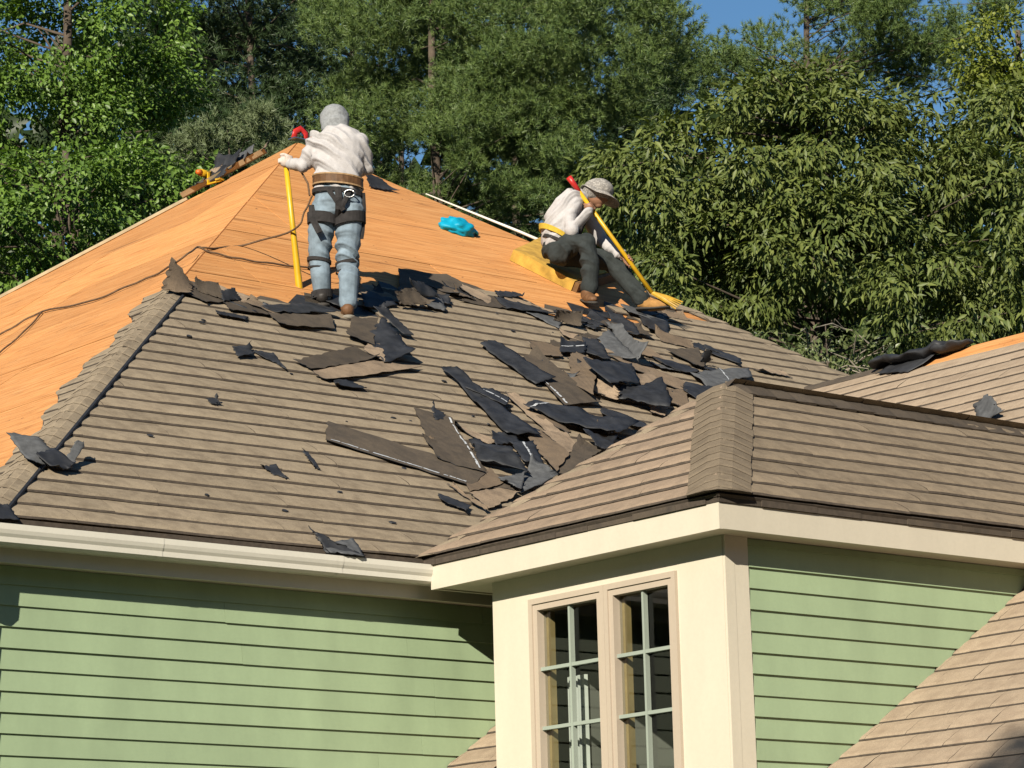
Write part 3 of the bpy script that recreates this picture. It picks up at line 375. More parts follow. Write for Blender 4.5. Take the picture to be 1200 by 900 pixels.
M['beltline'] = cloth('tan_leather_edge', (.38, .24, .12), .2, .6)
M['boot'] = cloth('brown_boot_leather', (.17, .085, .04), .3, .6)
M['boot_tan'] = cloth('tan_boot_suede', (.42, .22, .07), .2, .8)
M['boot_black'] = cloth('black_boot_leather', (.025, .022, .02), .3, .5)
M['sole'] = simple('boot_sole', (.30, .27, .22), .9, .2, 20)
M['sole_dark'] = simple('boot_sole_dark', (.04, .035, .03), .9, .2, 20)
M['glove'] = cloth('pale_work_glove', (.66, .56, .50), .08)
M['kneepad'] = cloth('tan_knee_pad', (.25, .17, .11), .2)
M['yellow'] = simple('yellow_fibreglass', (.72, .42, .015), .38, .12, 10)
M['steel_yellow'] = simple('worn_yellow_steel', (.60, .35, .03), .45, .35, 12)
M['red'] = simple('red_grip', (.62, .03, .025), .4, .15, 10)
M['yellow_belt'] = cloth('yellow_strap', (.62, .42, .05), .12)
M['foam'] = simple('yellow_foam', (.56, .33, .055), .95, .3, 9, bump=1, bscale=30)
M['foam_dark'] = simple('foam_backing_brown', (.20, .10, .035), .9, .3, 10)
M['turquoise'] = cloth('turquoise_bag_cloth', (.005, .36, .56), .15, .5, 12)
M['rope'] = cloth('weathered_rope', (.16, .10, .06), .3)
M['metal'] = simple('steel', (.45, .45, .44), .35, .15, 12, metallic=1)
M['orange'] = simple('orange_plastic', (.70, .16, .02), .4, .1, 10)

# ------------------------------------------------------------------ mesh helpers
def mesh(name, V, F, mats, mi=None, smooth=False):
    me = bpy.data.meshes.new(name)
    V = np.asarray(V, np.float32); 
    if isinstance(F, np.ndarray):
        nf, k = F.shape
        me.vertices.add(len(V)); me.vertices.foreach_set('co', V.ravel())
        me.loops.add(nf * k); me.loops.foreach_set('vertex_index', F.ravel().astype(np.int32))
        me.polygons.add(nf); me.polygons.foreach_set('loop_start', np.arange(0, nf * k, k, dtype=np.int32))
    else:
        me.from_pydata(V.tolist(), [], F)
    for m in (mats if isinstance(mats, (list, tuple)) else [mats]): me.materials.append(m)
    if mi is not None: me.polygons.foreach_set('material_index', np.asarray(mi, np.int32))
    if smooth: me.polygons.foreach_set('use_smooth', np.ones(len(me.polygons), bool))
    me.update(calc_edges=True); 
    return me
WO = {}
def link(name, me, parent=None, loc=(0, 0, 0)):
    o = bpy.data.objects.new(name, me); COL.objects.link(o)
    if parent is not None: o.parent = parent
    o.location = loc; return o
def wobj(name, V, F, mats, parent=None, mi=None, smooth=False):
    """world-space vertices; origin put at the piece's centre, parent must be unrotated"""
    V = np.asarray(V, float); c = (V.max(0) + V.min(0)) / 2
    me = mesh(name, V - c, F, mats, mi, smooth)
    pw = WO.get(parent.name, np.zeros(3)) if parent is not None else np.zeros(3)
    o = link(name, me, parent, c - pw); WO[o.name] = c; return o
def lobj(name, V, F, mats, parent, mi=None, smooth=False):
    return link(name, mesh(name, V, F, mats, mi, smooth), parent)
def tag(o, label=None, cat=None, group=None, kind=None):
    if label: o['label'] = label
    if cat: o['category'] = cat
    if group: o['group'] = group
    if kind: o['kind'] = kind
    return o
def empty(name, loc, rz=0, **k):
    o = bpy.data.objects.new(name, None); COL.objects.link(o); o.location = loc; o.rotation_euler = (0, 0, rz)
    o.empty_display_size = .2; WO[o.name] = np.array(loc, float); return tag(o, **k)
class G:
    """collects quads/boxes/tubes in one mesh"""
    def __init__(s): s.V = []; s.F = []; s.m = []
    def add(s, V, F, m=0):
        b = len(s.V); s.V += [tuple(v) for v in V]; s.F += [tuple(i + b for i in f) for f in F]; s.m += [m] * len(F); return s
    def box(s, a, b, m=0):
        x0, y0, z0 = a; x1, y1, z1 = b
        return s.add([(x0, y0, z0), (x1, y0, z0), (x1, y1, z0), (x0, y1, z0), (x0, y0, z1), (x1, y0, z1), (x1, y1, z1), (x0, y1, z1)],
                     [(0, 3, 2, 1), (4, 5, 6, 7), (0, 1, 5, 4), (1, 2, 6, 5), (2, 3, 7, 6), (3, 0, 4, 7)], m)
    def prism(s, poly, off, m=0):
        n = len(poly); P = [Vector(p) for p in poly]; Q = [p + Vector(off) for p in P]
        return s.add(P + Q, [tuple(range(n))[::-1], tuple(range(n, 2 * n))] + [(i, (i + 1) % n, n + (i + 1) % n, n + i) for i in range(n)], m)
    def tube(s, pts, rad, seg=8, m=0, side=None, cap=True):
        pts = [Vector(p) for p in pts]; n = len(pts); rings = []
        if not hasattr(rad, '__len__'): rad = [rad] * n
        ref = Vector(side) if side else None
        prev = None
        for i in range(n):
            t = (pts[min(i + 1, n - 1)] - pts[max(i - 1, 0)]).normalized()
            r0 = ref if ref else (prev if prev else (Vector((1, 0, 0)) if abs(t.x) < .8 else Vector((0, 0, 1))))
            a = (r0 - t * r0.dot(t))
            if a.length < 1e-4: a = t.orthogonal()
            a.normalize(); b = t.cross(a); prev = a
            ra, rb = rad[i] if hasattr(rad[i], '__len__') else (rad[i], rad[i])
            rings.append([pts[i] + a * (ra * math.cos(2 * PI * k / seg)) + b * (rb * math.sin(2 * PI * k / seg)) for k in range(seg)])
        V = [v for r in rings for v in r]
        F = [(i * seg + k, i * seg + (k + 1) % seg, (i + 1) * seg + (k + 1) % seg, (i + 1) * seg + k) for i in range(n - 1) for k in range(seg)]
        if cap: F += [tuple(range(seg))[::-1], tuple(range((n - 1) * seg, n * seg))]
        return s.add(V, F, m)
    def ball(s, c, r, m=0, seg=12, rings=8):
        r = r if hasattr(r, '__len__') else (r, r, r); V = []; F = []
        for i in range(rings + 1):
            th = PI * i / rings
            for k in range(seg):
                ph = 2 * PI * k / seg
                V.append((c[0] + r[0] * math.sin(th) * math.cos(ph), c[1] + r[1] * math.sin(th) * math.sin(ph), c[2] + r[2] * math.cos(th)))
        for i in range(rings):
            for k in range(seg):
                F.append((i * seg + k, (i + 1) * seg + k, (i + 1) * seg + (k + 1) % seg, i * seg + (k + 1) % seg))
        return s.add(V, F, m)
    def world(s, name, mats, parent=None, smooth=False): return wobj(name, s.V, s.F, mats, parent, s.m, smooth)
    def local(s, name, mats, parent, smooth=False): return lobj(name, s.V, s.F, mats, parent, s.m, smooth)

# ------------------------------------------------------------------ ground
V = [(-400, -200, 0), (600, -200, 0), (600, 800, 0), (-400, 800, 0)]
tag(wobj('ground', V, [(0, 1, 2, 3)], M['grass']), kind='structure')

# ------------------------------------------------------------------ house
CX, Y0, Z0, T, SS = 8.5935, 15.3226, 4.64, .7074, 7.6586     # main roof: corner, eave, pitch, half width
CA = 1 / math.hypot(1, T); SA = T * CA
house = empty('house', (12.0, 15.5, 0), label='green clapboard house with cream trim and a hip roof half stripped to bare plywood', cat='house')
APEX = np.array([CX + SS, Y0 + SS, Z0 + T * SS])
VA = SS / CA                                                  # slope length to apex

class Frame:
    def __init__(s, O, ex, ey):
        s.O = np.array(O, float); s.ex = np.array(ex, float); s.ey = np.array(ey, float); s.n = np.cross(s.ex, s.ey)
    def p(s, u, v, h=0.): return s.O + s.ex * u + s.ey * v + s.n * h
FR_F = Frame((0, Y0, Z0), (1, 0, 0), (0, CA, SA))             # u = world X
FR_L = Frame((CX, 0, Z0), (0, -1, 0), (CA, 0, SA))            # u = -world Y

def shingle_rows(name, parent, fr, rows, e, lo, hi, ok=lambda u, v: True, length=1.0, tabs=1, mats=None, v0=0., div=6, stuff=False, jit=.006, gap=.001, thick=.0165):
    mats = mats or [M['shingle'], M['edge']]
    allV = []; allF = []; allM = []; count = 0
    for k in range(rows):
        vb = v0 + k * e; vt = vb + e * 1.12
        a = max(lo(vb), -99); b = hi(vb); a2, b2 = min(lo(vb), lo(vt)), max(hi(vb), hi(vt))
        x = a2 - random.random() * length
        while x < b2:
            L = length * random.uniform(.85, 1.15) if tabs == 1 else length
            x0, x1 = x, x + L; x += L
            um = (max(x0, a2) + min(x1, b2)) / 2
            if min(x1, b2) - max(x0, a2) < .04 or not ok(um, vb + e / 2): continue
            V = []; F = []; mi = []; good = False
            tilt = random.uniform(-.0015, .002); curl = random.uniform(0, .006); off = random.uniform(-jit, jit)
            for tb in range(tabs):
                t0 = x0 + L * tb / tabs + gap; t1 = x0 + L * (tb + 1) / tabs - gap * (1 if tabs == 1 else 1.6)
                nd = div if tabs == 1 else 2
                base = len(V); cols = nd + 1
                prof = [(1.12, .002), (.72, .012 + tilt), (.42, thick + .002 + tilt), (.2, thick + .003 + curl * .5 + tilt), (.065, thick - .001 + curl * .4 + tilt), (0, .007 + curl * .4), (.05, .002)]
                ok2 = False
                for i in range(cols):
                    f = i / nd; bj = off + random.uniform(-jit, jit) * .6; hj = random.uniform(-.0015, .0022)
                    for q, (s, h) in enumerate(prof):
                        v = vb + e * s + (bj if q >= 3 else 0)
                        l_, h_ = max(t0, lo(v)), min(t1, hi(v))
                        if h_ < l_: h_ = l_ = hi(v) if hi(v) < t0 else lo(v)
                        else: ok2 = True
                        uu = l_ + (h_ - l_) * f
                        V.append(fr.p(uu, v, h + (hj if q in (2, 3, 4) else 0) + .006 + .009 * noise.noise((uu * .7, v * .9, 4.4))))
                n = len(prof)
                for i in range(nd):
                    for q in range(n - 1):
                        F.append((base + i * n + q, base + i * n + q + 1, base + (i + 1) * n + q + 1, base + (i + 1) * n + q)); mi.append(1 if q >= 4 else 0)
                for i in (0, nd):
                    F.append(tuple(base + i * n + q for q in range(n))); mi.append(1)
            if stuff:
                o_ = len(allV); allV += V; allF += [tuple(j + o_ for j in f) for f in F]; allM += mi
            else:
                wobj(name, V, F, mats, parent, mi); count += 1
    if stuff and allV: tag(wobj(name, allV, allF, mats, parent, allM), kind='stuff')
    return count

def cap_row(parent, P0, P1, nA, nB, e, wing, mats=None, lift=.012, s0=0., s1=None, name='cap_shingle', keep=lambda s: True, zmin=-9):
    """folded cap shingles from P0 (low) to P1; nA, nB unit normals of the two faces; A on the left looking up"""
    mats = mats or [M['shingle'], M['edge']]
    P0 = np.array(P0, float); P1 = np.array(P1, float); L = np.linalg.norm(P1 - P0); t = (P1 - P0) / L
    nA = np.array(nA, float); nB = np.array(nB, float)
    dA = np.cross(nA, t); dB = np.cross(t, nB)
    if np.dot(dA, nB) > 0: dA = -dA
    if np.dot(dB, nA) > 0: dB = -dB
    nm = nA + nB; nm /= np.linalg.norm(nm)
    s = s0; s1 = s1 or L; c = 0
    while s < s1 - .05:
        if not keep(s): s += e; continue
        V = []; F = []; mi = []
        wj = wing * random.uniform(.96, 1.04); hj = random.uniform(0, .003)
        for (ss, hh) in ((s - random.uniform(0, .004), .009 + lift + hj), (s + .025, .012 + lift + hj), (min(s + e * 1.15, L), .005 + lift)):
            C_ = P0 + t * ss
            V += [C_ + dA * wj + nA * hh * .8, C_ + dA * wj * .35 + nA * hh, C_ + dA * .03 + nA * hh * .7 + nm * .004, C_ + nm * (hh * .7), C_ + dB * .03 + nB * hh * .7 + nm * .004,
                  C_ + dB * wj * .35 + nB * hh, C_ + dB * wj + nB * hh * .8]
        C_ = P0 + t * (s + .006)
        V += [C_ + dA * wj, C_ + dA * wj * .35, C_ + dA * .03, C_, C_ + dB * .03, C_ + dB * wj * .35, C_ + dB * wj]
        V = [np.array(q) + t * max(0, (zmin - q[2]) / t[2] if t[2] > .05 else 0) for q in V]
        for r in (0, 1):
            for i in range(6): F.append((r * 7 + i, r * 7 + i + 1, r * 7 + 8 + i, r * 7 + 7 + i)); mi.append(0)
        for i in range(6): F.append((i, 21 + i, 22 + i, i + 1)); mi.append(1)
        F.append((0, 7, 14, 21)); mi.append(1); F.append((6, 27, 20, 13)); mi.append(1)
        wobj(name, V, F, mats, parent, mi); s += e; c += 1
    return c

# --- main roof deck
RX = CX + 2 * SS
far0 = APEX + np.array([-1, 1.408, -T]) * SS                  # far left corner
def deck(name, poly, nrm, th, m):
    P = [np.array(p) - np.array(nrm) * .016 for p in poly]
    return G().prism(P, np.array(nrm) * -th, 0)
g = G()
nF = np.array([0, -SA, CA]); nL = np.array([-SA, 0, CA]); nR = np.array([SA, 0, CA]); nB_ = np.array([0, SA, CA])
cA = np.array([CX, Y0, Z0]); cR = np.array([RX, Y0, Z0])
def slab(g, poly, n, drop=.016, th=.03):
    g.prism([np.array(p) - np.array(n) * drop for p in poly][::-1], -np.array(n) * th)
slab(g, [cA, cR, APEX], nF); slab(g, [far0, cA, APEX], nL)
bR = cR + np.array([0, 2 * SS, 0]); slab(g, [cR, bR, APEX], nR); slab(g, [bR, far0, APEX], nB_)
main_roof = g.world('main_roof', M['lumber'], house)

# plywood sheets
def clip(poly, a, b, c):                                       # keep a*u+b*v<=c
    out = []
    for i in range(len(poly)):
        p, q = poly[i], poly[(i + 1) % len(poly)]
        dp, dq = a * p[0] + b * p[1] - c, a * q[0] + b * q[1] - c
        if dp <= 0: out.append(p)
        if dp * dq < 0:
            t_ = dp / (dp - dq); out.append((p[0] + (q[0] - p[0]) * t_, p[1] + (q[1] - p[1]) * t_))
    return out
def sheets(fr, umin, umax, vmin, vmax, halfs, mat, parent, w_=2.44, h_=1.22, th=.014, seed=0):
    rnd = random.Random(seed); r = 0; v = vmin
    while v < vmax:
        u = umin - (1.22 if r % 2 else 0) - rnd.random() * .2
        while u < umax:
            poly = [(u + .006, v + .006), (u + w_ - .006, v + .006), (u + w_ - .006, v + h_ - .006), (u + .006, v + h_ - .006)]
            for hp in halfs:
                poly = clip(poly, *hp)
                if len(poly) < 3: break
            if len(poly) >= 3:
                hj = rnd.uniform(-.003, .002)
                P = [fr.p(a, b, hj) for a, b in poly]
                gg = G().prism([p - fr.n * th for p in P], fr.n * th); gg.world('plywood_sheet', mat, parent)
            u += w_
        v += h_; r += 1
# front: u in [CX+v*CA, RX-v*CA]
sheets(FR_F, CX, RX, 2.6, VA, [(-1, CA, -CX - .01), (1, CA, RX - .01)], M['ply_x'], main_roof, seed=3)
uL0 = -(Y0 + SS)
# left: hi u = -(Y0 + v CA); lo u = -(Y0+SS+1.408*(SS-v CA))
sheets(FR_L, -(Y0 + SS * 2.5), -Y0, .0, VA, [(1, CA, -Y0 - .01), (-1, 1.408 * CA, Y0 + SS * 2.408 - .01)], M['ply_y'], main_roof, seed=5)

# shingles on the front face below the torn edge
EDGE = [(11.9, 4.52), (12.6, 4.52), (13.4, 4.62), (14.3, 4.9), (14.94, 5.28), (15.4, 5.5), (16.05, 5.72), (16.4, 5.5), (17.2, 5.62), (17.9, 5.75), (18.5, 6.2), (19.5, 6.6)]
def vtop(u): return float(np.interp(u, [a for a, b in EDGE], [b for a, b in EDGE])) + .16 * math.sin(u * 9.0) * math.sin(u * 4.3 + 1)
EXP = .19
loF = lambda v: CX + v * CA; hiF = lambda v: RX - v * CA
def vis_u(v): return 13.0 + v * 1.55                           # beyond this the near roof hides the front face
n1 = shingle_rows('shingle', main_roof, FR_F, 34, EXP, loF, hiF, lambda u, v: v < vtop(u) and u < vis_u(v) + .6 and u < 20.6, length=1.12, v0=.035)
shingle_rows('shingle', main_roof, FR_F, 34, EXP, loF, hiF, lambda u, v: v < vtop(min(u, 19.5)) and (u >= vis_u(v) + .6 or u >= 20.6), length=1.15, stuff=True, v0=.035)
# black felt/underlay left on the torn edge
for i in range(26):
    u = 12.2 + i * .27 + random.uniform(-.1, .1); v = vtop(u) + random.uniform(-.02, .1)
    if not (CX + v * CA + .1 < u < RX - v * CA): continue
    w_ = random.uniform(.12, .3); h_ = random.uniform(.05, .16)
    pts = [(u - w_, v - .12), (u + w_, v - .14), (u + w_ * random.uniform(.2, .9), v + h_ * random.uniform(.3, 1)), (u - w_ * random.uniform(.1, .5), v + h_)]
    P = [FR_F.p(a, b, .006) for a, b in pts]
    G().prism(P, FR_F.n * .004).world('felt_strip', M['black'] if random.random() < .6 else M['umber'], main_roof)
# strip of shingles left beside the near hip on the left face
wl = lambda v: .33 + .09 * math.sin(v * 3.1) + .07 * math.sin(v * 11)
n2 = shingle_rows('shingle', main_roof, FR_L, 24, EXP, lambda v: -(Y0 + v * CA) - wl(v), lambda v: -(Y0 + v * CA), length=2.0, div=4, jit=.010, thick=.011)
hipn = cap_row(main_roof, cA, APEX, nL, nF, .19, .105, s0=.0, s1=6.05, lift=.02, zmin=Z0 + .02)
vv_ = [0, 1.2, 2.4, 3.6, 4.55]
G().tube([FR_F.p(CX + v * CA + .14 + .008 * math.sin(v * 5), v, .026) for v in vv_], .013, 6).world('hip_shadow_line', M['black'], main_roof)  # black line standing in for the shadow gap beside the hip caps
cap_row(main_roof, cR, APEX, nF, nR, .19, .15, s0=0, s1=8.6)
# white metal drip edge still on the right hip near the peak
hv = (cR - APEX) / np.linalg.norm(cR - APEX)
Pa, Pb = APEX + hv * 1.35 + np.array([0, 0, .03]), APEX + hv * 3.3 + np.array([0, 0, .05])
G().tube([Pa, (Pa + Pb) / 2 + np.array([0, 0, .012]), Pb], [.006, .014, .019], 8).world('drip_edge', M['white'], house, True)
fv = (far0 - APEX) / np.linalg.norm(far0 - APEX)
q0 = APEX + fv * 1.2; q1 = APEX + fv * 9
G().tube([q0 + nL * .012, q1 + nL * .012], (.02), 6).world('edge_batten', M['lumber'], house)

# --- main walls
WY = 15.5; WX0 = 8.80
g = G(); g.box((WX0 + .012, WY + .012, 0), (RX - .3, WY + .1, 4.42)); g.box((WX0 + .012, WY + .101, 0), (WX0 + .1, Y0 + 2 * SS - .3, 4.42))
main_wall = g.world('main_wall', M['sheath'], house)
def clapboards(parent, x0, x1, yface, z0, z1, e, off, lens=3.6, seed=1):
    rnd = random.Random(seed); z = off
    while z > z0: z -= e
    while z < z1:
        x = x0 - rnd.random() * lens * .6
        while x < x1:
            a, b = max(x, x0), min(x + lens, x1); x += lens
            if b - a < .02: continue
            zt = min(z + e + .012, z1 - .002)
            if zt - z < .03: continue
            yb = yface - .016 - rnd.uniform(0, .003); za = z + rnd.uniform(-.0015, .0015); zb = z + rnd.uniform(-.0015, .0015)
            V = [(a + .0008, yb, za), (b - .0008, yb, zb), (b - .0008, yface + .010, z + .002), (a + .0008, yface + .010, z + .002),
                 (a + .0008, yface - .002, zt), (b - .0008, yface - .002, zt), (b - .0008, yface + .010, zt), (a + .0008, yface + .010, zt)]
            wobj('clapboard', V, [(0, 3, 2, 1), (4, 5, 6, 7), (0, 1, 5, 4), (1, 2, 6, 5), (2, 3, 7, 6), (3, 0, 4, 7)], M['green'], parent)
        z += e
clapboards(main_wall, WX0, 17.0, WY, 2.3, 4.419, .1225, 4.185, 3.7, 4)
G().box((WX0, WY - .014, .3), (17, WY + .011, 2.2)).world('lower_siding', M['green'], house)
G().box((WX0 - .03, WY - .03, .3), (WX0 + .011, WY + .2, 4.418)).world('corner_board', M['cream'], house)
# soffit, fascia and gutter on the main eave
G().box((CX + .02, 15.362, 4.42), (RX - .1, WY + .09, 4.435)).world('soffit', M['cream'], house)
G().box((CX - .0, 15.335, 4.405), (RX - .1, 15.36, 4.575)).world('fascia', M['cream'], house)
prof = [(15.334, 4.576), (15.334, 4.488), (15.235, 4.484), (15.216, 4.500), (15.214, 4.530), (15.203, 4.548), (15.196, 4.570), (15.196, 4.604), (15.212, 4.606), (15.213, 4.598), (15.204, 4.590), (15.204, 4.572), (15.212, 4.555), (15.226, 4.535), (15.228, 4.505), (15.326, 4.496), (15.326, 4.576)]
xs = [CX - .12, 11.90]
V = [(x, y, z) for x in xs for (y, z) in prof]; n = len(prof)
F = [(i, (i + 1) % n, n + (i + 1) % n, n + i) for i in range(n)]
gut = wobj('gutter', V, F, M['white'], house)
G().prism([(xs[0], y, z) for y, z in prof[:8]], (-.004, 0, 0)).world('end_cap', M['white'], gut)
for x_ in (9.72, 11.02): wobj('gutter_joint', [(x_ + dx, y - .002 * (y < 15.3), z - .001) for dx in (0, .035) for (y, z) in prof[1:9]], [(i, i + 1, 9 + i, 8 + i) for i in range(7)], M['white'], gut)
# hidden hangers; unseen elbow pipe added at the left corner to shadow the wall
G().box((CX - .02, 15.16, 4.604), (CX + .01, 15.17, 4.606)).world('gutter_hanger', M['white'], gut)
g = G().tube([(8.535, 15.27, 4.49), (8.535, 15.27, 4.33), (8.55, 15.29, 4.285), (8.69, 15.58, 4.15), (8.735, 15.66, 4.08), (8.735, 15.67, .3)], (.045), 10, side=(1, 0, 0))
g.world('shadow_pipe', M['white'], house)
G().box((CX - .04, Y0 - .05, Z0 - .06), (11.75, Y0 - .004, Z0 + .008)).world('eave_dark_strip', M['edge'], main_roof)  # dark strip along the main shingle edge, above the gutter

# --- dormer bay ("ell") with hip roof
AX, AY, BY = 11.746, 12.563, 15.222
ZE = 4.648; T2 = .735; C2 = 1 / math.hypot(1, T2); S2 = T2 * C2
EX, EY, EW = 11.722, 12.538, 2.79
AP2 = np.array([EX + EW / 2, EY + EW / 2, ZE + T2 * EW / 2])
def zW(x): return 3.188 + .668 * (x - 12.779)
XR = 12.779 + (AP2[2] - 3.188) / .668                         # ridge dies into the wing roof
XE = 12.779 + (ZE - 3.188) / .668
e0 = np.array([EX, EY, ZE]); e1 = np.array([EX, EY + EW, ZE]); rE = np.array([XR, AP2[1], AP2[2]]); eE = np.array([XE, EY, ZE]); eB = np.array([XE, EY + EW, ZE])
n2F = np.array([0, -S2, C2]); n2L = np.array([-S2, 0, C2]); n2B = np.array([0, S2, C2])
g = G(); slab(g, [e0, eE, rE, AP2], n2F, .004, .02); slab(g, [e1, e0, AP2], n2L, .004, .02); slab(g, [eB, e1, AP2, rE], n2B, .004, .02)
bay_roof = g.world('bay_roof', M['edge'], house)
F2 = Frame((0, EY, ZE), (1, 0, 0), (0, C2, S2)); L2 = Frame((EX, 0, ZE), (0, -1, 0), (C2, 0, S2))
VA2 = EW / 2 / C2
n3 = shingle_rows('shingle', bay_roof, F2, 10, .178, lambda v: EX + v * C2, lambda v: min(XE + v * 1.0, XR), length=1.0, div=8, mats=[M['shingle_bay'], M['edge']])
n4 = shingle_rows('shingle', bay_roof, L2, 10, .178, lambda v: -(EY + EW - v * C2), lambda v: -(EY + v * C2), length=1.0, div=8, mats=[M['shingle_pale'], M['edge']])
shingle_rows('shingle', bay_roof, Frame((0, EY + EW, ZE), (-1, 0, 0), (0, -C2, S2)), 10, .178, lambda v: -XR, lambda v: -(EX + v * C2), length=1.0, div=4, stuff=True)
cap_row(bay_roof, e0, AP2, n2L, n2F, .135, .185, lift=.029, s0=-.1, zmin=ZE + .012, mats=[M['shingle_cap'], M['edge']])
cap_row(bay_roof, e1, AP2, n2B, n2L, .19, .15, lift=.014, s0=-.08, zmin=ZE + .012)
cap_row(bay_roof, np.array([XR, AP2[1], AP2[2]]), AP2 + np.array([.02, 0, .012]), n2F, n2B, .18, .15, lift=.02, mats=[M['umber'], M['edge']])
# dark strip under the shingle edge, in ragged lengths
for (a, b, axis) in ((EX, XE, 'x'), (EY, EY + EW, 'y')):
    s = a
    while s < b:
        L_ = random.uniform(.25, .5); q = min(s + L_, b); in_ = random.uniform(.004, .016)
        if axis == 'x': G().box((s + (.02 if s == a else 0), EY + in_, ZE - .048), (q - .003, EY + .12, ZE - .007)).world('eave_dark_strip', M['edge'] if random.random() < .75 else M['umber'], bay_roof)
        else: G().box((EX + in_, s + (.121 if s == a else 0), ZE - .048), (EX + .12, q - .003, ZE - .007)).world('eave_dark_strip', M['edge'] if random.random() < .75 else M['umber'], bay_roof)
        s = q
# fascia boards
G().box((AX + .026, AY, 4.45), (16.2, AY + .025, 4.598)).world('fascia', M['cream'], house)
G().box((AX, AY, 4.448), (AX + .0255, BY, 4.598)).world('fascia', M['cream'], house)
G().box((AX + .026, BY - .025, 4.45), (16.2, BY, 4.598)).world('fascia', M['cream'], house)
BX, BYF, BYB = AX + .2, AY + .2, 14.86                        # bay wall planes
g = G(); g.box((AX + .027, AY + .027, 4.458), (BX + .02, BY - .027, 4.47)); g.box((BX + .021, AY + .027, 4.458), (15.6, BYF + .05, 4.47)); g.box((BX + .021, BYB - .05, 4.458), (15.6, BY - .027, 4.47))
g.world('soffit', M['cream'], house)
# bay end wall: stiles, head, with the window opening between
WINY0, WINY1, WINT, WINB = 13.150, 14.490, 4.305, 2.72
g = G()
g.box((BX, BYF, 1.5), (BX + .11, WINY0, 4.457)); g.box((BX, WINY1, 1.5), (BX + .11, BYB, 4.457))
g.box((BX + .001, WINY0, WINT), (BX + .11, WINY1, 4.457)); g.box((BX + .001, WINY0, 1.5), (BX + .11, WINY1, WINB))
bay_wall = g.world('bay_wall', M['cream'], house)
G().box((BX + .003, BYF - .018, 1.8), (BX + .075, BYF - .0005, 4.4565)).world('corner_board', M['cream'], house)
G().box((BX + .0755, BYF - .016, 1.8), (BX + .185, BYF - .0005, 4.4565)).world('corner_board', M['cream'], house)
g = G(); g.box((BX + .111, BYF + .012, 1.6), (15.6, BYF + .1, 4.457))
g.box((BX + .111, BYB - .1, 1.6), (15.6, BYB, 4.457))
side_wall = g.world('side_wall', M['sheath'], house)
clapboards(side_wall, BX + .187, 15.5, BYF, 2.2, 4.456, .1225, 4.287, 3.6, 9)
# windows: two casements
def window(y0, y1, idx):
    """opening y0..y1 (y decreasing to the right in the picture)"""
    zt, zb = WINT - .002, WINB + .002; x = BX
    g = G()
    cw = .072
    def ringbox(xa, xb, a0, a1, b0, b1, w_):
        g.box((xa, a0, b0), (xb, a0 + w_, b1)); g.box((xa, a1 - w_, b0), (xb, a1, b1))
        g.box((xa, a0 + w_, b1 - w_), (xb, a1 - w_, b1)); g.box((xa, a0 + w_, b0), (xb, a1 - w_, b0 + w_))
    ringbox(x - .022, x + .02, y0, y1, zb, zt, .034)
    ringbox(x - .012, x + .06, y0 + .0345, y1 - .0345, zb + .0345, zt - .0345, .038)
    wd = g.world('window', M['casing'], house)
    a0, a1, b0, b1 = y0 + .073, y1 - .073, zb + .073, zt - .073
    ym = (a0 + a1) / 2; rows = 4; hz = (b1 - b0) / rows
    xg = x + .035
    m_ = .0085
    G().box((xg - .03, ym - m_, b0), (xg + .004, ym + m_, b1)).world('muntin', M['muntin'], wd)
    for k in range(1, rows):
        z = b1 - hz * k
        for (p, q) in ((a0, ym - m_ - .0005), (ym + m_ + .0005, a1)):
            G().box((xg - .028, p, z - m_ * 1.25), (xg + .004, q, z + m_ * 1.25)).world('muntin', M['muntin'], wd)
    for k in range(rows):
        for (p, q) in ((a0, ym - m_ * .3), (ym + m_ * .3, a1)):
            tl = random.uniform(-.0012, .0012); t2 = random.uniform(-.0012, .0012)
            V = [(xg + .006 + tl, p, b1 - hz * (k + 1) + .001), (xg + .006 - tl, q, b1 - hz * (k + 1) + .001), (xg + .006 - tl + t2, q, b1 - hz * k - .001), (xg + .006 + tl + t2, p, b1 - hz * k - .001)]
            wobj('pane', V, [(0, 3, 2, 1)], M['glass'], wd)
    # inner jamb of oak, seen through the glass
    g = G(); g.box((x + .061, a1 - .02, b0 - .02), (x + .112, a1 + .03, b1 + .02)); g.box((x + .061, a0 - .03, b0 - .02), (x + .112, a0 + .005, b1 + .02))
    g.box((x + .061, a0 + .006, b1), (x + .112, a1 - .021, b1 + .03)); g.world('inner_jamb', M['jamb'], wd)
    return wd, (a0, a1, b0, b1)
ymid = 13.785
w1, r1 = window(ymid + .001, WINY1, 0)
w2, r2 = window(WINY0, ymid - .001, 1)
# room behind the glass
g = G(); X1 = BX + .115; X2 = BX + 2.6
g.add([(X1, BYF + .11, 1.6), (X2, BYF + .11, 1.6), (X2, BYB - .11, 1.6), (X1, BYB - .11, 1.6), (X1, BYF + .11, 4.44), (X2, BYF + .11, 4.44), (X2, BYB - .11, 4.44), (X1, BYB - .11, 4.44)],
      [(0, 1, 2, 3), (4, 7, 6, 5), (0, 4, 5, 1), (1, 5, 6, 2), (2, 6, 7, 3)])
g.world('room_interior', M['room'], house)
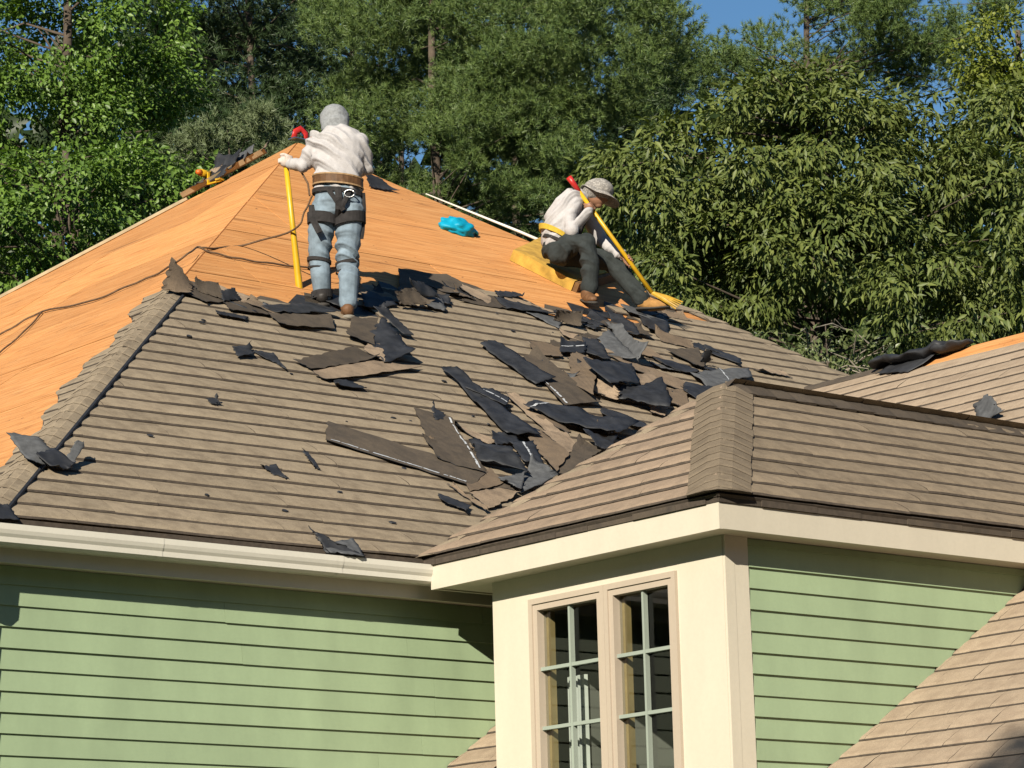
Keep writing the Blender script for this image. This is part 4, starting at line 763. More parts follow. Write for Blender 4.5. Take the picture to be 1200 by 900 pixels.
# curtain with folds inside the left casement, brown cupboard deeper in
V = []; F = []
for i in range(17):
    y = r1[1] - .03 - .21 * i / 16
    for z in (2.72, 3.83): V.append((BX + .19 + .02 * math.sin(i * 1.9), y, z))
for i in range(16): F.append((2 * i, 2 * i + 2, 2 * i + 3, 2 * i + 1))
wobj('curtain', V, F, M['curtain'], w1, smooth=True)
G().box((BX + .9, 13.0, 1.61), (BX + 1.3, 14.0, 3.6)).box((BX + .88, 13.03, 3.1), (BX + .899, 13.48, 3.56)).box((BX + .88, 13.52, 3.1), (BX + .899, 13.97, 3.56)).world('cupboard', M['interior_brown'], house)
G().tube([(BX + .8, 13.45, 4.40), (BX + .8, 13.45, 4.2)], .008, 6).ball((BX + .8, 13.45, 4.13), (.09, .09, .06)).world('ceiling_lamp', M['curtain'], house, True)

# --- wing roof on the right (its left slope) and the little saddle behind the bay
SW = .668; CW = 1 / math.hypot(1, SW); SWs = SW * CW
XW0, XW1 = 11.3, 18.86
nW = np.array([-SWs, 0, CW])
FW_ = Frame((XW0, 0, zW(XW0)), (0, -1, 0), (CW, 0, SWs))
YN, YFAR = 8.5, 19.2
VW = (XW1 - XW0) / CW
g = G(); P = [FW_.p(-YFAR, 0), FW_.p(-YN, 0), FW_.p(-YN, VW), FW_.p(-YFAR, VW)]
# keep the slab out of the bay: lower piece in front, upper piece above the bay roof
vE = (XE + .2 - XW0) / CW
slab(g, [FW_.p(-(BYF - .02), 0), FW_.p(-YN, 0), FW_.p(-YN, vE), FW_.p(-(BYF - .02), vE)], nW)
slab(g, [FW_.p(-YFAR, vE + .001), FW_.p(-YN, vE + .001), FW_.p(-YN, VW), FW_.p(-YFAR, VW)], nW)
zr = zW(XW1)
slab(g, [(XW1 + .001, YN, zr), (XW1 + 6, YN, zr - 4), (XW1 + 6, YFAR, zr - 4), (XW1 + .001, YFAR, zr)], [SWs, 0, CW])
wing_roof = g.world('wing_roof', M['lumber'], house)
# bare plywood along the ridge, right of the felt heap
sheets(FW_, -17.6, -YN, VW - .62, VW, [(0, 1, VW - .005), (1, 0, -YN), (-1, 0, 17.9)], M['ply_y'], wing_roof, seed=8, th=.016)
eW = .2
def okW(u, v):
    y = -u; top = VW - .05 if y > 18.0 else VW - .36 + .06 * math.sin(y * 5)
    return v < top
n5 = shingle_rows('shingle', wing_roof, FW_, 24, eW, lambda v: -(BYF - .012), lambda v: -10.3, lambda u, v: 12.0 < XW0 + v * CW < 15.2, length=.98, tabs=3, jit=.004, mats=[M['shingle_low'], M['edge']], thick=.010)
def loW(v): return -YFAR + .1
def hiW(v): return -13.2
n6 = shingle_rows('shingle', wing_roof, FW_, 60, eW, loW, hiW, lambda u, v: okW(u, v) and XW0 + v * CW > 15.2, length=1.25, mats=[M['shingle_low'], M['edge']], thick=.012)
shingle_rows('shingle', wing_roof, FW_, 60, eW, lambda v: -13.2 + .0, lambda v: -YN, lambda u, v: okW(u, v) and XW0 + v * CW > 15.2, length=1.2, stuff=True, mats=[M['shingle_low'], M['edge']], thick=.012)
shingle_rows('shingle', wing_roof, FW_, 24, eW, lambda v: -10.3, lambda v: -YN, lambda u, v: XW0 + v * CW < 15.2, length=1.2, stuff=True, mats=[M['shingle_low'], M['edge']], thick=.010)
cap_row(wing_roof, np.array([XW1, 19.0, zr]), np.array([XW1, 17.9, zr]), nW, [SWs, 0, CW], .19, .14, mats=[M['umber'], M['edge']])
# dark underlay between the plywood and the top course
for i in range(14):
    y = 17.5 - i * .36; vv = VW - .37
    P = [FW_.p(-y - .2, vv - .12, .004), FW_.p(-y + .2, vv - .12, .004), FW_.p(-y + .2, vv + random.uniform(.0, .07), .004), FW_.p(-y - .2, vv + random.uniform(.0, .09), .004)]
    G().prism(P, FW_.n * (.003 + .001 * (i % 3))).world('felt_strip', M['umber'], wing_roof)
# wing gable and wall under it
G().prism([(XW0 + .3, YN + .4, 0), (XW1 + 5.5, YN + .4, 0), (XW1 + 5.5, YN + .4, zr - 3.9), (XW1, YN + .4, zr - .1), (XW0 + .3, YN + .4, zW(XW0 + .3) - .1)], (0, .1, 0)).world('wing_wall', M['green'], house)
G().box((XW0 + .3, YN + .51, 0), (XW0 + .4, BYF - .1, zW(XW0 + .3) - .12)).world('wing_wall', M['green'], house)
# saddle roof sliver between bay and main wall
FS_ = Frame((10.9, 0, 3.40 + .69 * (10.9 - 12.115)), (0, -1, 0), (.823, 0, .568))
g = G(); slab(g, [FS_.p(-15.484, 0), FS_.p(-14.9, 0), FS_.p(-14.9, 2.6), FS_.p(-15.484, 2.6)], FS_.n)
saddle = g.world('saddle_roof', M['lumber'], house)
n7 = shingle_rows('shingle', saddle, FS_, 12, .2, lambda v: -15.483, lambda v: -14.9, length=1.2, tabs=3, mats=[M['shingle_low'], M['edge']], thick=.011)
print('SHINGLES', n1, n2, n3, n4, n5, n6, n7, 'caps', hipn)

# ------------------------------------------------------------------ loose shingles
RF = Matrix((FR_F.ex, FR_F.ey, FR_F.n)).transposed().to_4x4()
def roof_matrix(u, v, h=0.):
    m = RF.copy(); m.translation = Vector(FR_F.p(u, v, h)); return m
def sheet(quad, hs, warp, kind, seed, th=.004, nx=14, ny=7, rag=.011):
    rnd = random.Random(seed)
    q = [np.array([a[0], a[1], h]) for a, h in zip(quad, hs)]
    c = sum(q) / 4; off = np.array([c[0], c[1], 0])
    if np.linalg.norm(q[1] - q[0]) < np.linalg.norm(q[3] - q[0]): nx, ny = ny, nx
    P = np.zeros((nx + 1, ny + 1, 3))
    sx = rnd.random() * 50; ca_, cb_ = rnd.choice((0, 1)), rnd.choice((0, 1)); curl_ = rnd.choice((0, .015, .03, .05))
    for i in range(nx + 1):
        for j in range(ny + 1):
            a, b = i / nx, j / ny
            p = q[0] * (1 - a) * (1 - b) + q[1] * a * (1 - b) + q[2] * a * b + q[3] * (1 - a) * b
            cd_ = min(math.hypot(a - ca_, b - cb_), 1.); 
            wv = curl_ * max(0, .45 - cd_) ** 2 * 5 + noise.noise(Vector((p[0] * 3 + sx, p[1] * 3, seed))) * warp * 1.3 + noise.noise(Vector((p[0] * 11 + sx, p[1] * 11, seed))) * warp * .6
            p = p + np.array([0, 0, max(wv, -p[2] * .6 + .01) + warp * .5])
            if i in (0, nx) or j in (0, ny):
                p = p + np.array([rnd.uniform(-1, 1), rnd.uniform(-1, 1), 0]) * rag * (1.0 if rnd.random() < .85 else 1.5)
            P[i, j] = p - off
    du = np.gradient(P, axis=0); dv = np.gradient(P, axis=1); N = np.cross(du, dv); N /= np.linalg.norm(N, axis=2, keepdims=True) + 1e-9
    if N[..., 2].mean() < 0: N = -N
    top = P.reshape(-1, 3); bot = (P - N * th).reshape(-1, 3); V = np.vstack([top, bot]); n = len(top); W_ = ny + 1
    F = []; mi = []
    id_ = lambda i, j: i * W_ + j
    for i in range(nx):
        for j in range(ny):
            F.append((id_(i, j), id_(i + 1, j), id_(i + 1, j + 1), id_(i, j + 1))); mi.append(0)
            F.append((n + id_(i, j + 1), n + id_(i + 1, j + 1), n + id_(i + 1, j), n + id_(i, j))); mi.append(1)
    ring = [id_(i, 0) for i in range(nx)] + [id_(nx, j) for j in range(ny)] + [id_(i, ny) for i in range(nx, 0, -1)] + [id_(0, j) for j in range(ny, 0, -1)]
    for a, b in zip(ring, ring[1:] + ring[:1]): F.append((a, n + a, n + b, b)); mi.append(1)
    return V, F, mi, P, N, off
LIFT = .026
for i, (kind, quad, hs, warp, strip, label, name) in enumerate(DEBRIS):
    V, F, mi, P, N, off = sheet(quad, [h + LIFT * (.6 + .5 * random.random()) for h in hs], warp, kind, i + 11)
    o = link(name, mesh(name, V, F, [M[kind], M['black']], mi, smooth=(kind in ('black', 'slate'))))
    o.matrix_world = roof_matrix(off[0], off[1])
    tag(o, label, 'shingle' if name == 'torn_shingle' else 'roofing felt' if name == 'felt_scrap' else 'scrap', 'torn shingles and felt scattered on the roof' if name != 'shingle_scrap' else 'small loose scraps among the torn shingles')
    if strip:
        nx, ny = P.shape[0] - 1, P.shape[1] - 1
        def at(a, b):
            x, y = a * nx, b * ny; i0, j0 = min(int(x), nx - 1), min(int(y), ny - 1); fx, fy = x - i0, y - j0
            f = lambda A: A[i0, j0] * (1 - fx) * (1 - fy) + A[i0 + 1, j0] * fx * (1 - fy) + A[i0 + 1, j0 + 1] * fx * fy + A[i0, j0 + 1] * (1 - fx) * fy
            return f(P) + f(N) * .003
        lines = {'ab': lambda t, s: (t, .07 + s), 'dc': lambda t, s: (t, .93 - s), 'ad': lambda t, s: (.06 + s, t), 'bc': lambda t, s: (.94 - s, t), 'ac': lambda t, s: (t, .4 + s), 'mid': lambda t, s: (.5 + s, t)}
        fn = lines[strip]; g = G(); t = .03
        L_ = np.linalg.norm(at(*fn(.97, 0)) - at(*fn(.03, 0))); wd_ = .018 / max(.05, np.linalg.norm(at(*fn(.5, .1)) - at(*fn(.5, 0))) / .1)
        while t < .95:
            dl = random.uniform(.02, .16) / L_; t2 = min(t + dl, .97)
            for k in range(3):
                ta, tb_ = t + (t2 - t) * k / 3, t + (t2 - t) * (k + 1) / 3; j1 = random.uniform(.6, 1.1) * wd_
                g.add([at(*fn(ta, 0)), at(*fn(tb_, 0)), at(*fn(tb_, j1)), at(*fn(ta, j1))], [(0, 1, 2, 3)])
            t = t2 + random.choice((.006, .01, .03)) / L_
        tag(g.local('adhesive_strip', M['tar'], o), kind='stuff')
V = []; F = []
for i in range(70):
    u = random.uniform(9.5, 17.5); v = random.uniform(.3, 5.2)
    if u < CX + v * CA + .2 or v > vtop(u) + .3: continue
    r_ = random.uniform(.006, .02); a0 = random.random() * 6; b_ = len(V); k = 5
    for hh in (.034, .028):
        for q in range(k): V.append(FR_F.p(u + r_ * 1.6 * math.cos(a0 + q * 1.257) * random.uniform(.5, 1.2), v + r_ * math.sin(a0 + q * 1.257), hh))
    F += [tuple(range(b_, b_ + k)), tuple(range(b_ + 2 * k - 1, b_ + k - 1, -1))] + [(b_ + q, b_ + k + q, b_ + k + (q + 1) % k, b_ + (q + 1) % k) for q in range(k)]
tag(wobj('asphalt_crumbs', V, F, M['black']), 'small dark asphalt crumbs scattered over the shingles', 'debris', kind='stuff')
# felt rolls heaped on the wing ridge
def heap(name, quad, h, warp, kind, seed, label, cat, grp):
    V, F, mi, P, N, off = sheet(quad, h, warp, kind, seed, nx=10, ny=5, rag=.012)
    o = link(name, mesh(name, V, F, [M[kind], M['black']], mi, smooth=True))
    m = Matrix((FW_.ex, FW_.ey, FW_.n)).transposed().to_4x4(); m.translation = Vector(FW_.p(off[0], off[1]))
    o.matrix_world = m; tag(o, label, cat, grp)
gr = 'black felt heaped on the far right ridge'
heap('felt_sheet', [(-17.95, 8.86), (-17.45, 8.72), (-17.25, 8.98), (-17.8, 9.06)], [.03, .03, .05, .04], .015, 'black', 301, 'black felt sheet sagging over the far right ridge below the folded roll', 'roofing felt', gr)
def felt_roll(u0, u1, v, h, r0, seed, label):
    n_ = 15; P = []; R_ = []
    for i in range(n_):
        t = i / (n_ - 1); P.append(FW_.p(u0 + (u1 - u0) * t, v + .03 * math.sin(t * 5 + seed), h + .008 * math.sin(t * 7 + seed))); q = r0 * (.35 + .75 * math.sin(PI * (.12 + .8 * t)) ** .6) * (1 + .06 * math.sin(t * 17 + seed * 3)); R_.append((q * 2.1, q * .55))
    g = G().tube(P, R_, 16)
    g.V = [tuple(np.array(p) + np.array(FW_.n) * (.035 * noise.noise(Vector(p) * 11) + .03 * noise.noise(Vector(p) * 5)) + np.array(FW_.ey) * .05 * noise.noise(Vector(p) * 8)) for p in g.V]
    tag(g.world('felt_roll', M['black'], None, True), label, 'roofing felt', gr)
felt_roll(-18.05, -17.2, 9.02, .07, .06, 1, 'thick folded black felt roll topping the heap on the far right ridge')
felt_roll(-17.45, -17.0, 9.04, .05, .05, 2.3, 'small black felt bundle next to the bare wood edge of the far right ridge')
P_ = [(-15.46, 7.06), (-15.16, 7.04), (-15.50, 7.33), (-15.70, 7.36)]
heap('torn_shingle', P_, [.02, .06, .12, .08], .03, 'slate', 304, 'dark grey scrap humped up on the brown slope at the far right', 'shingle', None)

# ------------------------------------------------------------------ bag, cushion, ropes, flap
def crumple(name, quadc, r, seed, mat, amp, label, cat):
    bm = bmesh.new(); bmesh.ops.create_icosphere(bm, subdivisions=4, radius=1)
    for v in bm.verts:
        d = v.co.copy(); f = 1 + amp * (abs(noise.noise(d * 1.5 + Vector((seed, 0, 0)))) * 1.6 - .3) + amp * .35 * noise.noise(d * 4 + Vector((0, seed, 0)))
        v.co = Vector((d.x * r[0] * f, d.y * r[1] * f, max(d.z, -.35) * r[2] * f + r[2] * .36))
    me = bpy.data.meshes.new(name); bm.to_mesh(me); bm.free(); me.materials.append(mat)
    me.polygons.foreach_set('use_smooth', np.ones(len(me.polygons), bool))
    o = link(name, me); o.matrix_world = roof_matrix(*quadc, .004); tag(o, label, cat); return o
bag = crumple('cloth_bag', SPOTS['bag'], (.175, .13, .085), 3, M['turquoise'], .28, 'crumpled turquoise cloth bag lying on the bare plywood between the workers', 'bag')
g = G().tube([(.12, -.03, .05), (.19, -.05, .03), (.215, -.02, .012)], [.03, .014, .02], 8); g.local('drawstring_neck', M['turquoise'], bag, True)
# foam seat pad
A, B, C_, D = [np.array(SPOTS[k]) for k in ('cushA', 'cushB', 'cushC', 'cushD')]
c = (A + B + C_ + D) / 4
pad = empty('foam_pad', (0, 0, 0), label='thick yellow foam seat pad under the sitting worker', cat='cushion'); pad.matrix_world = roof_matrix(c[0], c[1])
def slab_mesh(qs, h0, h1, nx, ny, seed, bulge=.01):
    V = []; F = []
    for h, s in ((h1, 1), (h0, 0)):
        for i in range(nx + 1):
            for j in range(ny + 1):
                a, b = i / nx, j / ny
                p = qs[0] * (1 - a) * (1 - b) + qs[1] * a * (1 - b) + qs[2] * a * b + qs[3] * (1 - a) * b - c
                e_ = min(a, 1 - a, b, 1 - b); z = h - (.014 if e_ < .01 and s else 0) + (noise.noise(Vector((p[0] * 5, p[1] * 5, seed))) * bulge if s else 0)
                V.append((p[0], p[1], z))
    W_ = ny + 1; n = (nx + 1) * W_
    for i in range(nx):
        for j in range(ny):
            F.append((i * W_ + j, (i + 1) * W_ + j, (i + 1) * W_ + j + 1, i * W_ + j + 1)); F.append((n + i * W_ + j + 1, n + (i + 1) * W_ + j + 1, n + (i + 1) * W_ + j, n + i * W_ + j))
    ring = [i * W_ for i in range(nx)] + [nx * W_ + j for j in range(ny)] + [i * W_ + ny for i in range(nx, 0, -1)] + [j for j in range(ny, 0, -1)]
    for a, b in zip(ring, ring[1:] + ring[:1]): F.append((a, n + a, n + b, b))
    return V, F
V, F = slab_mesh([A, B, C_, D], .001, .115, 14, 6, 4); lobj('foam_block', V, F, M['foam'], pad)
ed = (C_ - D); sd = np.array([.022, -.012])
V, F = slab_mesh([D + .01 * ed + sd * .05, C_ + sd * .05, C_ + sd * 2, D + sd * 2], .0, .1, 8, 2, 9, .004); lobj('end_backing', V, F, M['foam_dark'], pad)
# ropes lying on the plywood
def rope(name, pts, label, pre=()):
    P = []
    for (f, l) in pts:
        P.append(np.array(FR_F.p(f[0], f[1], .016)) if f else np.array(l) + nL * .016)
    P = [np.array(q) for q in pre] + P
    # smooth
    Q = []
    for i in range(len(P) - 1):
        p0, p1, p2, p3 = P[max(i - 1, 0)], P[i], P[i + 1], P[min(i + 2, len(P) - 1)]
        for t in np.linspace(0, 1, 7)[:-1]:
            Q.append(.5 * ((2 * p1) + (p2 - p0) * t + (2 * p0 - 5 * p1 + 4 * p2 - p3) * t * t + (3 * p1 - p0 - 3 * p2 + p3) * t ** 3))
    Q.append(P[-1]); Q = [q + np.array([0, 0, .004 * math.sin(i * 1.3)]) for i, q in enumerate(Q)]
    o = G().tube(Q, .008, 6).world(name, M['rope'], None, True); tag(o, label, 'rope', 'ropes trailing over the plywood')
bw = lambda x, y, z: tuple(Vector(P1_BASE) + Matrix.Rotation(-math.atan2(.6289, .7775), 3, 'Z') @ (Vector(J1['pelvis']) + Vector((x, y, z))))
rope('lifeline_rope', [p for p in ROPES['a'][4:]], 'long brown rope curving from the standing worker over the hip to the left edge', [bw(-.2, -.02, .06), bw(-.27, .05, -.06), bw(-.36, .14, -.17)])
rope('lifeline_rope', ROPES['b'], 'thin rope running level across the plywood behind the yellow pole')
rope('lifeline_rope', ROPES['c'], 'short rope end branching down the left plywood slope')
# dark triangular flap beside the standing worker, on the peak
u, v = SPOTS['vent']
V, F, mi, P, N, off = sheet([(u - .14, v - .10), (u + .2, v - .09), (u + .06, v + .04), (u - .13, v + .10)], [.01, .02, .06, .10], .01, 'black', 77)
o = link('peak_flap', mesh('peak_flap', V, F, [M['black'], M['black']], mi)); o.matrix_world = roof_matrix(off[0], off[1]); tag(o, 'black triangular flap near the roof peak beside the standing worker waist', 'roofing felt')

# ------------------------------------------------------------------ odds and ends on the far left hip
def FH(s, out=0., h=0.): return APEX + np.array([-1, 1.408, -T]) * s + nL * h + np.array([0, out, 0])
a, b = FH(.16, .02, .07), FH(.66, .0, .06)
G().tube([a, (a + b) / 2, b], [(.05, .022)] * 3, 4).world('lumber_plank', M['lumber'], None)
tag(bpy.data.objects['lumber_plank'], 'pale lumber plank lying along the far left ridge of bare plywood', 'plank')
gp = 'debris piled on the far left ridge'
MH = Matrix((FR_L.ex, FR_L.ey, FR_L.n)).transposed().to_4x4()
def junk(name, s_, out, sz, hs, warp, kind, seed, label, cat):
    q = [(-sz[0], -sz[1]), (sz[0], -sz[1] * .8), (sz[0] * .8, sz[1]), (-sz[0] * .9, sz[1] * .9)]
    V, F, mi, P, N, off = sheet(q, hs, warp, kind, seed, nx=12, ny=7, rag=.02)
    o = link(name, mesh(name, V, F, [M[kind], M['black']], mi, smooth=True)); m = MH.copy(); m.translation = Vector(FH(s_, out, .02)); o.matrix_world = m; tag(o, label, cat, gp)
junk('debris_bag', .33, .12, (.2, .1), (.03, .04, .12, .1), .07, 'black', 71, 'black crumpled bag of scraps uppermost of the pile on the far left ridge', 'bag')
junk('felt_scrap', .45, .05, (.22, .09), (.02, .03, .07, .06), .05, 'black', 72, 'black felt folded below the plank on the far left ridge', 'roofing felt')
junk('debris_bag', .24, .1, (.14, .08), (.03, .04, .08, .07), .06, 'slate', 73, 'dusty grey crumpled sheet near the peak on the far left ridge', 'bag')
junk('torn_shingle', .16, .05, (.12, .06), (.02, .06, .08, .03), .04, 'brown', 74, 'small brown crumpled shingle by the glove of the standing worker', 'shingle')
junk('torn_shingle', .40, .16, (.13, .05), (.06, .05, .11, .1), .04, 'tan', 75, 'tan shingle scrap sticking out of the black bag on the left ridge', 'shingle')
junk('felt_scrap', .58, .0, (.16, .06), (.03, .05, .06, .04), .04, 'umber', 76, 'dark brown felt strip lowest of the pile on the far left ridge', 'roofing felt')
ng = empty('nail_gun', tuple(FH(.47, .1, .13)), .5, label='yellow nail gun with orange nose lying on the debris of the far left ridge', cat='tool')
G().tube([(-.09, 0, .0), (.09, 0, .015)], [.036, .04], 10).ball((.1, 0, .016), (.045, .045, .045)).local('body', M['yellow'], ng, True)
G().tube([(.04, 0, -.01), (.06, 0, -.11)], [.022, .02], 8).local('handle', M['webbing'], ng, True)
G().tube([(-.09, 0, 0), (-.15, 0, -.01)], [.03, .022], 8).local('nose', M['orange'], ng, True)
rb = empty('roof_bracket', tuple(FH(.52, -.12, .03)), .2, label='small yellow steel roof bracket hooked at the far left edge', cat='bracket')
G().box((-.012, -.09, 0), (.012, .09, .012)).box((-.012, .07, .012), (.012, .085, .12)).local('arm', M['yellow'], rb)
G().box((-.03, -.1, .0122), (.03, -.04, .03)).local('foot', M['steel_yellow'], rb)
an = empty('roof_anchor', tuple(APEX + np.array([.02, -.02, .0])), 0, label='red strap anchor at the roof peak behind the hood of the standing worker', cat='anchor')
G().tube([(-.08, 0, .02), (-.06, 0, .09), (0, 0, .13), (.06, 0, .09), (.07, 0, .02)], [(.03, .012)] * 5, 8).local('strap', M['red'], an, True)
G().box((-.11, -.05, .012), (.11, .05, .022)).local('base_plate', M['metal'], an)

# ------------------------------------------------------------------ people
def remeshed(name, g, mats, parent, voxel, smooth=4, wr=None, cut=None):
    me = mesh(name + '_raw', g.V, g.F, mats)
    o = bpy.data.objects.new(name, me); COL.objects.link(o)
    r = o.modifiers.new('r', 'REMESH'); r.mode = 'VOXEL'; r.voxel_size = voxel
    s = o.modifiers.new('s', 'SMOOTH'); s.iterations = smooth; s.factor = .5
    dg = bpy.context.evaluated_depsgraph_get(); ev = o.evaluated_get(dg)
    me2 = bpy.data.meshes.new_from_object(ev); o.modifiers.clear(); o.data = me2; bpy.data.meshes.remove(me)
    me2.name = name
    if not me2.materials: me2.materials.append(mats)
    n = len(me2.vertices); co = np.empty(n * 3, np.float32); me2.vertices.foreach_get('co', co); co = co.reshape(-1, 3)
    if wr:
        no = np.empty(n * 3, np.float32); me2.vertices.foreach_get('normal', no); no = no.reshape(-1, 3)
        if wr[0] != 'fold': amp, fx, fy, fz = wr[:4]
        sk = wr[4] if len(wr) > 4 and wr[0] != 'fold' else 0.                        # folds run along a slant
        if wr[0] == 'fold':
            _, amp, fq, sx_, sz_ = wr
            def fold(c):
                q = Vector((c[0] * 3.2, c[1] * 3.2, c[2] * 3.2)); ph = (c[2] * sz_ + c[0] * sx_ + c[1] * .35) * fq + 3.4 * noise.noise(q) + 1.2 * noise.noise(q * 2.7)
                mk = max(0, .45 + 1.5 * noise.noise(Vector((c[0] * 4 + 7, c[1] * 4, c[2] * 3))))
                sv = math.sin(ph); return (sv * abs(sv) * .8 + (1 if sv > .55 else 0) * .25) * min(mk, 1.2)
            d = np.array([fold(c) for c in co])
        else: d = np.array([1 - abs(noise.noise(Vector((c[0] * fx + 3, c[1] * fy, (c[2] + sk * c[0]) * fz)))) * 2.6 + .45 * (1 - 2.4 * abs(noise.noise(Vector((c[0] * 2.3 * fx, c[1] * 2.3 * fy, (c[2] - sk * .6 * c[0]) * 2.1 * fz + 9))))) for c in co])
        co += no * (d[:, None] * amp); me2.vertices.foreach_set('co', co.ravel())
    me2.polygons.foreach_set('use_smooth', np.ones(len(me2.polygons), bool)); me2.update()
    o.parent = parent; return o
def V3(p): return Vector(p)
def lerp(a, b, t): return tuple(np.array(a) * (1 - t) + np.array(b) * t)
def shift(p, d): return tuple(np.array(p) + np.array(d))
def limb(g, pts, rad, seg=14): 
    g.tube(pts, rad, seg)
    for p, r in ((pts[0], rad[0]), (pts[-1], rad[-1])):
        r_ = min(r) if hasattr(r, '__len__') else r
        g.ball(p, r_, 0, 12, 8)
    for p, r in zip(pts[1:-1], rad[1:-1]):
        r_ = min(r) if hasattr(r, '__len__') else r
        g.ball(p, r_ * .99, 0, 12, 8)
def torso(g, pts, rads, side=(1, 0, 0)):
    g.tube(pts, rads, 20, side=side)
    for p, r in ((pts[0], rads[0]), (pts[-1], rads[-1])): g.ball(p, (r[0] * .97, r[1] * .97, min(r) * .45), 0, 16, 8)
def grip(g, c, axis, palm, pr):
    """hand closed round a shaft: c on the shaft axis, axis along it (towards the thumb), palm = direction from shaft to wrist side"""
    ax = Vector(axis).normalized(); pm = Vector(palm); pm = (pm - ax * pm.dot(ax)).normalized(); q = ax.cross(pm); c = Vector(c)
    R_ = pr + .012
    g.tube([c + pm * (R_ + .012) - ax * .04, c + pm * (R_ + .014), c + pm * (R_ + .012) + ax * .04], [(.014, .036), (.017, .042), (.014, .036)], 10, side=pm)
    for k in range(4):
        o = c + ax * ((k - 1.5) * .0215); ln = (2.5, 2.75, 2.65, 2.2)[k]
        pts = [o + pm * (R_ * math.cos(t) ) + q * (R_ * math.sin(t)) for t in np.linspace(.35, .35 + ln, 8)]
        g.tube(pts, [.0098, .0098, .0102, .0092, .0094, .0085, .0082, .0066], 8)
    pts = [c + ax * .035 + pm * (R_ + .01), c + ax * .055 + pm * R_ * .8 - q * R_ * .8, c + ax * .058 - q * (R_ + .003), c + ax * .05 - q * R_ * .7 - pm * R_ * .7]
    g.tube(pts, [.013, .012, .0105, .008], 8)
AZ = -math.atan2(.6289, .7775)

# ---- standing worker, seen from behind
J = J1
p1 = empty('person', P1_BASE, AZ, label='standing worker seen from behind in white shirt, harness and light blue jeans', cat='person', group='roofers at work')
g = G()
torso(g, [J['pelvis'], J['waist'], J['mid'], J['chest'], J['shl'], J['neck']], [(.165, .115), (.165, .105), (.175, .11), (.19, .115), (.15, .085), (.06, .06)])
g.tube([J['neck'], J['head']], [.06, .06], 12)
hd = V3(J['head']); g.ball(hd, (.076, .095, .115), 0, 18, 14); g.ball(hd + V3((0, .09, -.015)), (.014, .03, .02)); g.ball(hd + V3((0, .07, -.075)), (.04, .03, .03))
for s in (-1, 1): g.ball(hd + V3((s * .078, .0, -.01)), (.012, .02, .032))
g.tube([hd + V3((-.022, .088, -.05)), hd + V3((.022, .088, -.05))], .009, 8)
limb(g, [J['shL'], J['elL'], J['wrL']], [.05, .04, .028]); limb(g, [J['shR'], J['elR'], J['wrR'], J['haR']], [.05, .04, .028, .035])
for s in 'LR': limb(g, [J['hp' + s], J['th' + s], J['kn' + s], J['ca' + s], J['an' + s], J['to' + 'e' + s]], [.075, .07, .05, .05, .035, .03])
PT, PB = V3(J['poletop']), V3(J['polebot'])
pax = (PB - PT).normalized()
hc = PT + pax * .045
for k in range(4): pass
g.tube([J['wrL'], hc + V3((.02, -.02, .0))], [.03, .03], 10)
grip(g, hc, -pax, V3(J['wrL']) - hc, .02)
for k in range(4):  # the other hand rests curled in front of the belly
    b0 = V3(J['haR']) + V3((-.01, .02 * 0, .015 * (k - 1.5))); g.tube([b0, b0 + V3((-.05, .015, 0)), b0 + V3((-.07, -.015, 0)), b0 + V3((-.05, -.03, 0))], [.01, .0098, .009, .007], 8)
g.tube([V3(J['haR']), V3(J['haR']) + V3((-.02, -.02, .05)), V3(J['haR']) + V3((-.045, -.03, .055))], [.014, .011, .008], 8)
remeshed('body', g, M['skin'], p1, .0075, 2)
# glove on the pole hand
g = G(); g.tube([lerp(J['wrL'], hc, .1), hc + V3((.015, -.015, 0))], [(.04), (.036)], 12); grip(g, hc, -pax, V3(J['wrL']) - hc, .025)
g.ball(hc + V3((.0, -.012, .0)), (.05, .042, .05)); g.tube([hc + V3((-.045, -.035, -.02)), hc + V3((-.05, -.02, .02))], [.014, .013], 8)
remeshed('glove', g, M['glove'], p1, .007, 2)
for s in (-1, 1): G().ball(hd + V3((s * .03, .088, .012)), .011).local('eye', M['webbing'], p1, True)
# shirt
g = G()
torso(g, [J['hem'], J['waist'], J['mid'], J['chest'], J['shl'], J['neck']], [(.192, .135), (.178, .125), (.198, .138), (.218, .145), (.178, .112), (.085, .082)])
limb(g, [shift(J['shL'], (.02, 0, -.005)), J['elL'], lerp(J['elL'], J['wrL'], .6), J['wrL']], [.08, .062, .052, .043])
limb(g, [shift(J['shR'], (-.02, 0, -.005)), J['elR'], J['wrR']], [.08, .062, .045])
remeshed('shirt', g, M['shirt'], p1, .0085, 3, ('fold', .019, 60, .75, .8))
nk = V3(J['neck']); shirt1 = bpy.data.objects['shirt']
wl_ = V3(J['wrL']); G().tube([wl_ + (V3(J['elL']) - wl_).normalized() * .05, wl_ + (V3(J['elL']) - wl_).normalized() * .005], .047, 12).local('cuff', M['shirt'], shirt1, True)
# hood / head cloth
g = G(); g.ball(hd + V3((0, -.005, .0)), (.116, .128, .112), 0, 20, 14)
g.tube([hd + V3((0, -.03, -.03)), V3(J['neck']) + V3((0, -.03, .03)), V3(J['neck']) + V3((0, -.02, -.02))], [(.116, .095), (.105, .085), (.112, .09)], 16, side=(1, 0, 0))
g.tube([hd + V3((-.1, .04, -.03)), hd + V3((.1, .04, -.03))], .015, 8)
remeshed('hood', g, M['hood'], p1, .009, 3, (.004, 9, 9, 14))
